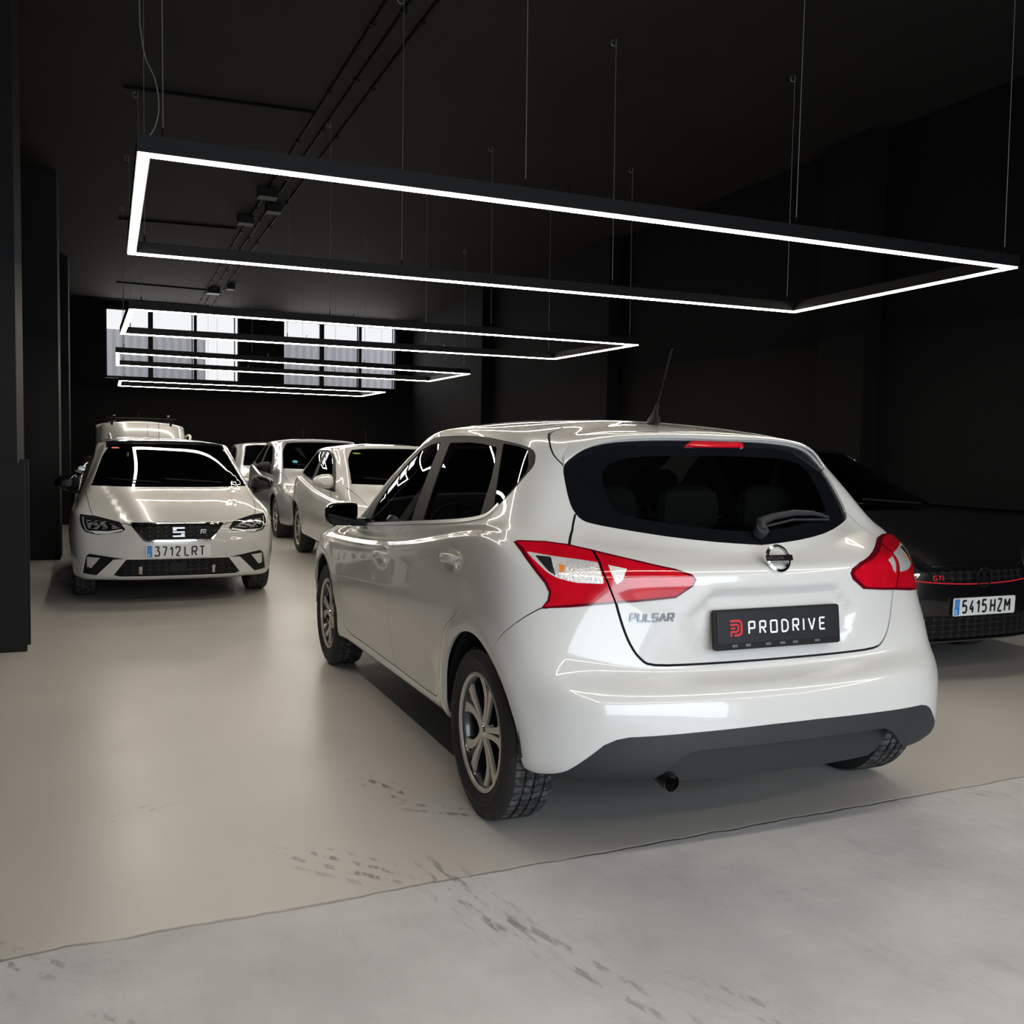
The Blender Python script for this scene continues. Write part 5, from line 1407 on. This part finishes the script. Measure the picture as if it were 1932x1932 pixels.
def build_car(name, label, cat, pose, paint, sx=1, sy=1, sz=1, vmap=None, front='plain', wheel='five', plate=None, roof=None, glass='glass_dark', nu=None, nv=None,
              mirror_mat=None, R=.312, details=True, emblem=None, seams=True, trim='plastic_dark', ws_k=1.0, stickers=()):
    rows = scaled(IB, sx, sy, sz)
    if vmap: rows = [[vmap(p, r, c) for c, p in enumerate(row)] for r, row in enumerate(rows)]
    B = Body(skin(rows, nu or IB_NU, nv or IB_NV, (lambda S, N: ib_disp(S / np.array([sx, sy, sz]), N)), it=4))
    V2 = vmap if vmap else (lambda p, r, c: p)
    def f2(pts, src='xz'):
        """polygon given for the reference car, moved with its skin"""
        out = []
        for a, b in pts:
            q = V2((a * sx, 0, b * sz), None, None) if src == 'xz' else V2((0, a * sy, b * sz), None, None)
            out.append((q[0], q[2]) if src == 'xz' else (q[1], q[2]))
        return out
    wb = 2.564 * sx
    car = empty(name, (pose[0], pose[1], 0), pose[2]); tag(car, label, cat)
    fL, fR, fF, fB = frame('L'), frame('R'), frame('F'), frame('B')
    for fr, s_ in ((fL, 'l'), (fR, 'r')):
        B.cut(f2(fd_g), fr, 'fd' + s_, only='body'); B.cut(f2(rd_g), fr, 'rd' + s_, only='body')
        if seams:
            for l in ([(a * DX, b * DZ) for a, b in mid], [(a * DX, b * DZ) for a, b in rear], [(a * DX, b * DZ) for a, b in bot], [(a * DX, b * DZ) for a, b in front_l]): B.cut(strip(f2(l), .006), fr, 'gap')
        B.cut(f2(dlo_g), fr, 'wf' + s_)
        B.cut(f2(gf_g), fr, 'gf' + s_); B.cut(f2(gr_g), fr, 'gr' + s_); B.cut(f2(gq_g), fr, 'gr' + s_)
        for xw in (0.0, wb): B.cut(arch_poly(xw, .318, .352 * (R / .312)), fr, 'void')
    ws = f2([(a, .97 + (b_ - .97) * ws_k) for a, b_ in WS], 'yz')
    if roof:
        B.cut([(.60 * sx, -.56 * sy), (1.9 * sx, -.56 * sy), (1.9 * sx, .56 * sy), (.60 * sx, .56 * sy)], (Vector((0, 0, 1)), Vector((1, 0, 0)), Vector((0, 1, 0)), lambda c: c.z > 1.32 * sz), 'roof_panel')
    B.cut(sym(smoothline(ws, 2) if details else ws), (fF[0], fF[1], fF[2], lambda c: 1.4 * sx < c.x < 2.75 * sx and abs(c.y) < .7 * sy), 'ws')
    B.cut(f2(sym([(0, 1.30), (.40, 1.28), (.50, 1.10), (.45, 1.03), (0, 1.0)]), 'yz'), (fB[0], fB[1], fB[2], lambda c: c.x < .3), 'rw')
    fz = lambda k: [(p[1], p[2]) for p in ab(IBF[k])]
    LA = math.radians(38)
    sc3 = lambda pts: [(p[0] * sx, p[1] * sy, p[2] * sz) for p in ab(pts)]
    lamp3 = IBF['lamp'] if front in ('sport', 'hot') else [(3.0, .78, .76), (3.12, .66, .75), (3.28, .44, .715), (3.33, .40, .66), (3.30, .52, .60), (3.22, .68, .60), (3.10, .79, .65), (3.0, .80, .71)]
    for k in ('FL', 'FR'):
        fr = frame(k, LA); mr = k == 'FR'
        B.cut(rounded(to2(sc3(lamp3), fr, mr), .008, 2), fr, 'lamp' + k)
        if front in ('sport', 'hot'):
            B.cut(to2(sc3(IBF['ref']), fr, mr), fr, 'ref' + k); B.cut(to2(sc3(IBF['led']), fr, mr), fr, 'led' + k)
            B.cut(strip(to2(sc3(IBF['drl']), fr, mr), .005), fr, 'led' + k)
        else:
            B.cut([((a - .0) , b) for a, b in to2(sc3([(3.12, .74, .735), (3.27, .52, .70), (3.26, .56, .63), (3.14, .75, .655)]), fr, mr)], fr, 'ref' + k)
    if front == 'sport':
        g = [(.375, .690), (.270, .556), (.250, .549), (0, .549), (0, .692)]
        G = [(-a, b) for a, b in g[:-1]] + [(a, b) for a, b in g[:-1]][::-1]
        G = [(-.375, .690), (-.270, .556), (-.250, .549), (.250, .549), (.270, .556), (.375, .690)]
        B.cut([(a * sy, b * sz) for a, b in strip(G + [G[0]], .016)], fF, 'grille_trim')
        B.cut([(a * sy, b * sz) for a, b in G], fF, 'grille', only=('body',))
        LG = [(-.412, .394), (.412, .394), (.512, .263), (.472, .246), (-.472, .246), (-.512, .263)]
        B.cut([(a * sy, b * sz) for a, b in LG], fF, 'lgrille')
        for m in (1, -1):
            B.cut([(m * a, b) for a, b in fz('fog')], (fF[0], fF[1], fF[2], lambda c: c.z < .5), 'fog')
            B.cut([(m * a, b) for a, b in fz('fogl')], (fF[0], fF[1], fF[2], lambda c: c.z < .5), 'foglamp')
    elif front == 'hot':
        B.cut([(-.42, .675), (.42, .675), (.36, .605), (-.36, .605)], fF, 'grille')
        B.cut([(-.60, .40), (.60, .40), (.66, .24), (-.66, .24)], fF, 'lgrille')
    else:
        B.cut([(-.38 * sy, .66 * sz), (.38 * sy, .66 * sz), (.33 * sy, .58 * sz), (-.33 * sy, .58 * sz)], fF, 'grille')
        B.cut([(-.50 * sy, .38 * sz), (.50 * sy, .38 * sz), (.46 * sy, .27 * sz), (-.46 * sy, .27 * sz)], fF, 'lgrille')
    # bonnet shut line
    if seams:
        for m in (1, -1):
            l = [(2.30 * sx, m * .742 * sy), (2.60 * sx, m * .722 * sy), (2.85 * sx, m * .70 * sy), (3.08 * sx, m * .668 * sy), (3.20 * sx, m * .57 * sy), (3.29 * sx, m * .44 * sy), (3.33 * sx, m * .25 * sy), (3.345 * sx, 0)]
            B.cut(strip(smoothline(l, 3), .005), frame('T'), 'gap', only='body')
    for k in ('QL', 'QR'):
        fr = frame(k, QA); B.cut(to2([(p[0] * .95 * sx, p[1] * .925 * sy, p[2] * DZ * sz) for p in PRF['tail']], fr, k == 'QR'), fr, 'tail')
    # objects
    shell = B.extract('body', paint, car, objname='body_shell', rim=.010)
    if roof: B.extract('roof_panel', roof, car, objname='roof_panel', offset=.001)
    for s_ in 'lr':
        side_ = None
        B.extract('fd' + s_, paint, car, objname='front_door', rim=.010); B.extract('rd' + s_, paint, car, objname='rear_door', rim=.010)
        B.extract('wf' + s_, M[trim], car, objname='window_frame', offset=-.002)
        B.extract('gf' + s_, M[glass], car, objname='door_window', offset=-.005); B.extract('gr' + s_, M[glass], car, objname='door_window', offset=-.005)
    B.extract('gap', M['liner'], car, objname='shut_lines', offset=-.006)
    wso = B.extract('ws', M['glass_dark'], car, objname='windscreen', offset=-.003)
    B.extract('rw', M['glass_dark'], car, objname='rear_window', offset=-.003)
    for q_ in (lambda c: c.y > 0, lambda c: c.y < 0): B.extract('tail', M['red_lens'], car, objname='tail_lamp', offset=.002, side=q_)
    for k in ('FL', 'FR'):
        lo = B.extract('lamp' + k, M['lamp_glass'] if front in ('sport', 'hot') else M['clear_lens'], car, objname='headlamp', offset=.001, rim=.01)
        B.extract('ref' + k, M['lamp_inner'] if front in ('sport', 'hot') else M['clear_lens'], lo, objname='reflector', offset=.0015); B.extract('led' + k, M['led_white'], lo, objname='running_light', offset=.002)
    go = B.extract('grille', M['grille_mesh'], car, objname='grille', offset=-.012)
    B.extract('grille_trim', M['chrome'], car, objname='grille_trim', offset=.003, rim=.01)
    B.extract('lgrille', M['grille_mesh'], car, objname='lower_grille', offset=-.014, rim=0)
    for q_ in (lambda c: c.y > 0, lambda c: c.y < 0):
        fo_ = B.extract('fog', M['plastic_dark'], car, objname='bumper_insert', offset=-.012, side=q_)
        if fo_: B.extract('foglamp', M['clear_lens'], fo_, objname='fog_lamp', offset=-.006, rim=.01, side=q_)
    B.extract('body', M['interior'], car, objname='roof_lining', offset=-.04, side=lambda c: c.z > 1.12 * sz)
    b = MB(); b.box(-.42 * sx, 2.1 * sx, -.62 * sy, .62 * sy, .20, .34); b.box(2.1 * sx, 3.10 * sx, -.50 * sy, .50 * sy, .20, .6 * sz); b.build('underbody', M['liner'], car)
    b = MB(); b.box(1.75 * sx, 2.30 * sx, -.62 * sy, .62 * sy, .66 * sz, .90 * sz); b.build('dashboard', M['interior'], car, bevel=.04, smooth=True)
    if details:
        for yy in (.35, -.35): seat(car, 1.05 * sx, yy, 'front_seat', .46, .56, .42)
        steering_wheel(car, 1.62 * sx, .35, .84 * sz)
        b = MB(); b.tube([(1.60 * sx, 0, 1.33 * sz), (1.60 * sx, 0, 1.28 * sz)], .012, 8); b.box(1.58 * sx, 1.60 * sx, -.12, .12, 1.24 * sz, 1.30 * sz); b.build('rear_view_mirror', M['interior'], car)
    for xw in (0, wb):
        for s_ in (1, -1): well(car, xw, s_, .318, .36 * R / .312, .52 * sy, .835 * sy)
    w0 = make_wheel(wheel, car, R=R); first = True
    for xw in (0, wb):
        for s_ in (1, -1):
            w = w0 if first else copy_tree(w0, car); first = False
            w.location = (xw, s_ * (.838 * sy - .10), R); w.rotation_euler = (0, .6 * (xw > 0), 0 if s_ > 0 else PI)
    # mirrors
    for s_ in (1, -1):
        b = MB(); secs = []
        cy_, cz_ = (.905 * sy) * s_, 1.005 * sz
        cz_ = V2((1.9, 0, .99 * sz), None, None)[2] if vmap else cz_ - .02
        x0 = 1.93 * sx
        for t, k in ((-.08, .65), (-.06, .95), (-.03, 1.12), (.03, 1.12), (.08, .90), (.12, .45)):
            secs.append([(x0 + t, cy_ + .10 * k * (abs(math.cos(a)) ** .75) * (1 if math.cos(a) > 0 else -1), cz_ + .070 * k * (abs(math.sin(a)) ** .75) * (1 if math.sin(a) > 0 else -1) * (1 - .35 * math.cos(a) * s_)) for a in [2 * PI * j / 16 for j in range(16)]])
        rbox_loft(b, secs)
        mo = b.build('door_mirror', mirror_mat or paint, car, smooth=True)
        b = MB(); b.tube([(x0 + .02, s_ * .80 * sy, cz_ - .085), (x0 + .02, s_ * .90 * sy, cz_ - .06)], .03, 10, r2=.022); b.build('mirror_foot', M['plastic_dark'], mo, smooth=True)
    # aerial, wipers
    top = B.onto((.25 * sx, 0, 1.5), (0, 0, 1))[0]
    if top is not None:
        b = MB(); b.tube([top - Vector((0, 0, .005)), top + Vector((-.01, 0, .03))], [.02, .008], 10); b.tube([top + Vector((-.01, 0, .03)), top + Vector((-.12, 0, .22))], .003, 6); b.build('roof_aerial', M['plastic_dark'], car)
    if details:
        for y0, y1 in ((.45, -.05), (-.10, -.55)):
            pts = []
            for t in (0, .5, 1):
                p, n = B.onto((2.9 * sx, (y0 + (y1 - y0) * t) * sy, (1.0 + .03 * t) * sz), (1, 0, 0)); pts.append(p + n * .012)
            b = MB(); b.tube(pts, .007, 6); b.build('wiper', M['plastic_dark'], car)
    def onf(y, z, off=0.0):
        p, n = B.onto((3.3, y, z), (1, 0, 0)); return p + n * off
    if plate:
        zc = {'sport': .462, 'hot': .455}.get(front, .47 * sz)
        p = onf(0, zc); fn = plane_fn((p.x + .008, 0, zc), (0, 1, 0), (.03, 0, 1), (1, 0, -.03))
        spanish_plate(fn, plate, car)
    if front == 'sport':
        # emblem on the grille: the open S, and the trim-line letters
        fe = lambda u, v, d=0: (onf(0, .62).x + .012 + d, u, .625 + v)
        b = MB()
        for q in ([(-.048, .040), (.048, .040), (.048, .025), (-.018, .025), (-.018, .010), (-.048, .010)], [(-.048, .004), (.048, .004), (.048, -.010), (-.048, -.010)], [(.048, -.016), (.018, -.016), (.018, -.030), (-.048, -.030), (-.048, -.044), (.048, -.044)]):
            b.prism(q, .012, fe)
        b.build('front_emblem', M['chrome'], car)
        b = MB(); word(b, 'FR', .178, -.018, .034, .8, .007, .006, fe, .006, .1, slant=.15); b.build('trim_letters', M['chrome'], car)
        # slats and sensors in the lower opening
        for zz in (.29, .325, .36):
            b = MB(); hw = .44 - (.395 - zz) * -.45
            b.tube([onf(-hw + .02, zz, -.004), onf(-.22, zz, -.004), onf(0, zz, -.004), onf(.22, zz, -.004), onf(hw - .02, zz, -.004)], .005, 6); b.build('grille_slat', M['plastic_dark'], car)
        b = MB(); p = onf(0, .32); b.box(p.x - .03, p.x + .004, -.065, .065, .285, .365); b.build('radar_cover', M['plastic_dark'], car)
        for yy in (-.30, .285):
            b = MB(); p = onf(yy, .32, -.01); b.tube([p + Vector((-.02, 0, -.045)), p + Vector((.0, 0, .02))], .022, 12); b.build('tow_hook_mount', M['chrome'], car)
        for s_ in (1, -1):
            b = MB(); p = onf(s_ * .486, .47, .0005); n = Vector((.93, s_ * .3, 0)).normalized(); b.tube([p - n * .002, p + n * .0012], .019, 20); b.build('parking_sensor', paint, shell)
        p, n = B.onto((2.0, -.475, 1.318), (1, 0, 0)); b = MB(); f_ = plane_fn(p + n * .003, (0, 1, 0), n.cross(Vector((0, 1, 0))) * -1, n)
        b.prism([(-.035, -.014), (.035, -.014), (.035, .014), (-.035, .014)], .001, f_); b.build('inspection_sticker', M['sticker_red'], wso)
    if front == 'hot':
        for zz, mm_, hw in ((.590, 'red_ink', .62),):
            b = MB(); ys = [-hw + 2 * hw * i / 16 for i in range(17)]
            b.tube([onf(y, zz + .035 * (abs(y) / hw) ** 2, .003) for y in ys], .0045, 6); b.build('red_trim_line', M['red_ink'], car)
        fe = lambda u, v, d=0: (onf(0, .62).x + .006 + d, u, .628 + v)
        b = MB(); b.add(*ring_mesh(fe, .062, .052, .010)); b.build('front_emblem', M['black_metal'], car) 
        b = MB(); word(b, 'V', -.024, .004, .040, 1.6 * .7 / .7, .008, 0, fe, .006, .02); word(b, 'W', -.036, -.040, .040, 2.0, .008, 0, fe, .006, .02); b.build('front_emblem', M['black_metal'], car)
        fg = lambda u, v, d=0: (onf(u, .64).x + .004 + d, u, v)
        b = MB(); word(b, 'GTI', -.375, .618, .026, 1.3, .005, .010, fg, .004, .04); b.build('trim_letters', M['red_ink'], car)
    for (yy, zz, w_, h_, mk) in stickers:
        p, n = B.onto((2.0, yy, zz), (1, 0, 0)); b = MB(); f_ = plane_fn(p + n * .003, (0, 1, 0), Vector((0, 1, 0)).cross(n) * -1, n)
        b.prism(circle(0, 0, w_, 0, 2 * PI, 20)[:-1] if h_ is None else [(-w_, -h_), (w_, -h_), (w_, h_), (-w_, h_)], .001, f_); b.build('windscreen_sticker', M[mk], wso)
    B.bm.free(); B.ref.free()
    return car, rows

def ring_mesh(fn, R, r, d, n=32):
    V = []; F = []
    for i in range(n):
        a = 2 * PI * i / n; c, s = math.cos(a), math.sin(a)
        V += [fn(R * c, R * s, 0), fn(R * c, R * s, d), fn(r * c, r * s, d), fn(r * c, r * s, 0)]
    for i in range(n):
        a = 4 * i; b = 4 * ((i + 1) % n)
        F += [(a, a + 1, b + 1, b), (a + 1, a + 2, b + 2, b + 1), (a + 2, a + 3, b + 3, b + 2)]
    return V, F

front_l = front + [(2.15, .315)]
LOWNU = [6, 5, 5, 5, 5, 5, 5, 4, 3, 3, 3, 3]; LOWNV = [1, 2, 3, 3, 3, 3, 3, 3, 3, 3, 4, 4, 4, 4, 3, 3, 2]
HPI = -PI / 2
build_car('hatchback_car', 'white hatchback with black roof facing the camera on the left, plate 3712 LRT', 'car', (.56, 11.9, HPI), M['paint_white'], front='sport', plate='3712 LRT', roof=M['gloss_black'], mirror_mat=M['gloss_black'])
build_car('hatchback_car', 'black hatchback with a red grille line at the right, partly hidden by the white car', 'car', (4.985, 7.80, HPI), M['paint_black'], sx=1.045, sy=1.05, sz=1.02, front='hot', plate='5415 HZM', glass='glass_dark', nu=LOWNU[:0] or None)
build_car('hatchback_car', 'silvery white hatchback facing the camera just behind the near car mirror, white wing mirror', 'car', (3.135, 12.50, HPI), M['paint_white'], sx=1.0, sy=1.02, sz=1.0, nu=LOWNU, nv=LOWNV, wheel='multi', glass='glass_dark', R=.316, stickers=[(-.50, 1.30, .05, .014, 'sticker_green')])
silver, _ = build_car('hatchback_car', 'silver grey hatchback with black mirror further back between the two white ones', 'car', (3.215, 17.24, HPI), M['paint_silver'], sx=1.01, sy=1.045, sz=1.065, nu=LOWNU, nv=LOWNV, mirror_mat=M['plastic_dark'], wheel='plain', stickers=[(-.52, 1.14, .045, None, 'sticker_blue')])
build_car('hatchback_car', 'small white car furthest back, left of the silver one', 'car', (3.10, 21.30, HPI), M['paint_white'], sx=.93, sy=1.0, sz=1.03, nu=LOWNU, nv=LOWNV, details=False, mirror_mat=M['plastic_dark'], seams=False)
build_car('hatchback_car', 'white car of which only a sliver of roof shows above the near hatchback', 'car', (5.3, 16.4, HPI), M['paint_white'], sx=.97, sy=1.0, sz=1.0, nu=LOWNU, nv=LOWNV, details=False, mirror_mat=M['plastic_dark'], seams=False)
# roof-railed estate behind the white hatchback on the left
suv, _ = build_car('estate_car', 'silver estate with roof rails and chrome mirrors right behind the left white hatchback', 'car', (.60, 16.25, HPI), M['paint_silver'], sx=1.02, sy=1.0, sz=1.045, nu=LOWNU, nv=LOWNV, details=False, mirror_mat=M['chrome'], seams=False)
for s_ in (1, -1):
    b = MB(); pts = [(1.42, s_ * .535, 1.425), (1.36, s_ * .545, 1.475), (1.2, s_ * .555, 1.50), (.8, s_ * .56, 1.515), (.4, s_ * .555, 1.50), (.22, s_ * .54, 1.45), (.18, s_ * .53, 1.42)]
    b.tube(smoothline(pts, 4), .018, 8); b.build('roof_rail', M['alloy'], suv, smooth=True)
for yy in (.0, .13, .32):
    pass
# tall white van with a roof rack at the very back left
def vanmap(p, r, c):
    x, y, z = p
    if z > .93:
        z = .93 + (z - .93) * 1.72
    elif r is not None and r > 12: pass
    if r is not None:
        if r >= 13:
            k = min(1, (r - 12) / 2.0)
            y = y * (1 + .18 * k) if c not in (0, 12) else 0
            if c >= 9: x = x - .22 * k
            if c <= 3: x = x - .10 * k
    return (x, y, z)
van, _ = build_car('panel_van', 'tall white van with a roof rack at the far left end', 'van', (.60, 20.75, HPI), M['paint_white'], sx=1.05, sy=1.02, sz=1.02, vmap=vanmap, nu=LOWNU, nv=LOWNV, details=False, mirror_mat=M['plastic_dark'], seams=False, R=.315, ws_k=.66)
rk = empty('roof_rack', (.60, 19.2, 1.74)); tag(rk, 'black two-bar roof rack on top of the tall white van', 'roof rack')
for dy in (-.45, .35):
    b = MB(); b.tube([(-.60, dy, .085), (.60, dy, .085)], .016, 8, r2=.022); b.build('cross_bar', M['black_metal'], rk)
    for s_ in (-1, 1):
        b = MB(); b.box(s_ * .50 - .02, s_ * .50 + .02, dy - .02, dy + .02, -.03, .09); b.build('bar_foot', M['black_metal'], rk)
for s_ in (-1, 1):
    b = MB(); b.tube([(s_ * .46, -.45, .08), (s_ * .46 , -.45, .15)], .010, 8); b.tube([(s_ * .46 - .02, -.45, .15), (s_ * .46 + .02, -.45, .155)], .018, 8); b.build('load_stop', M['chrome'], rk)
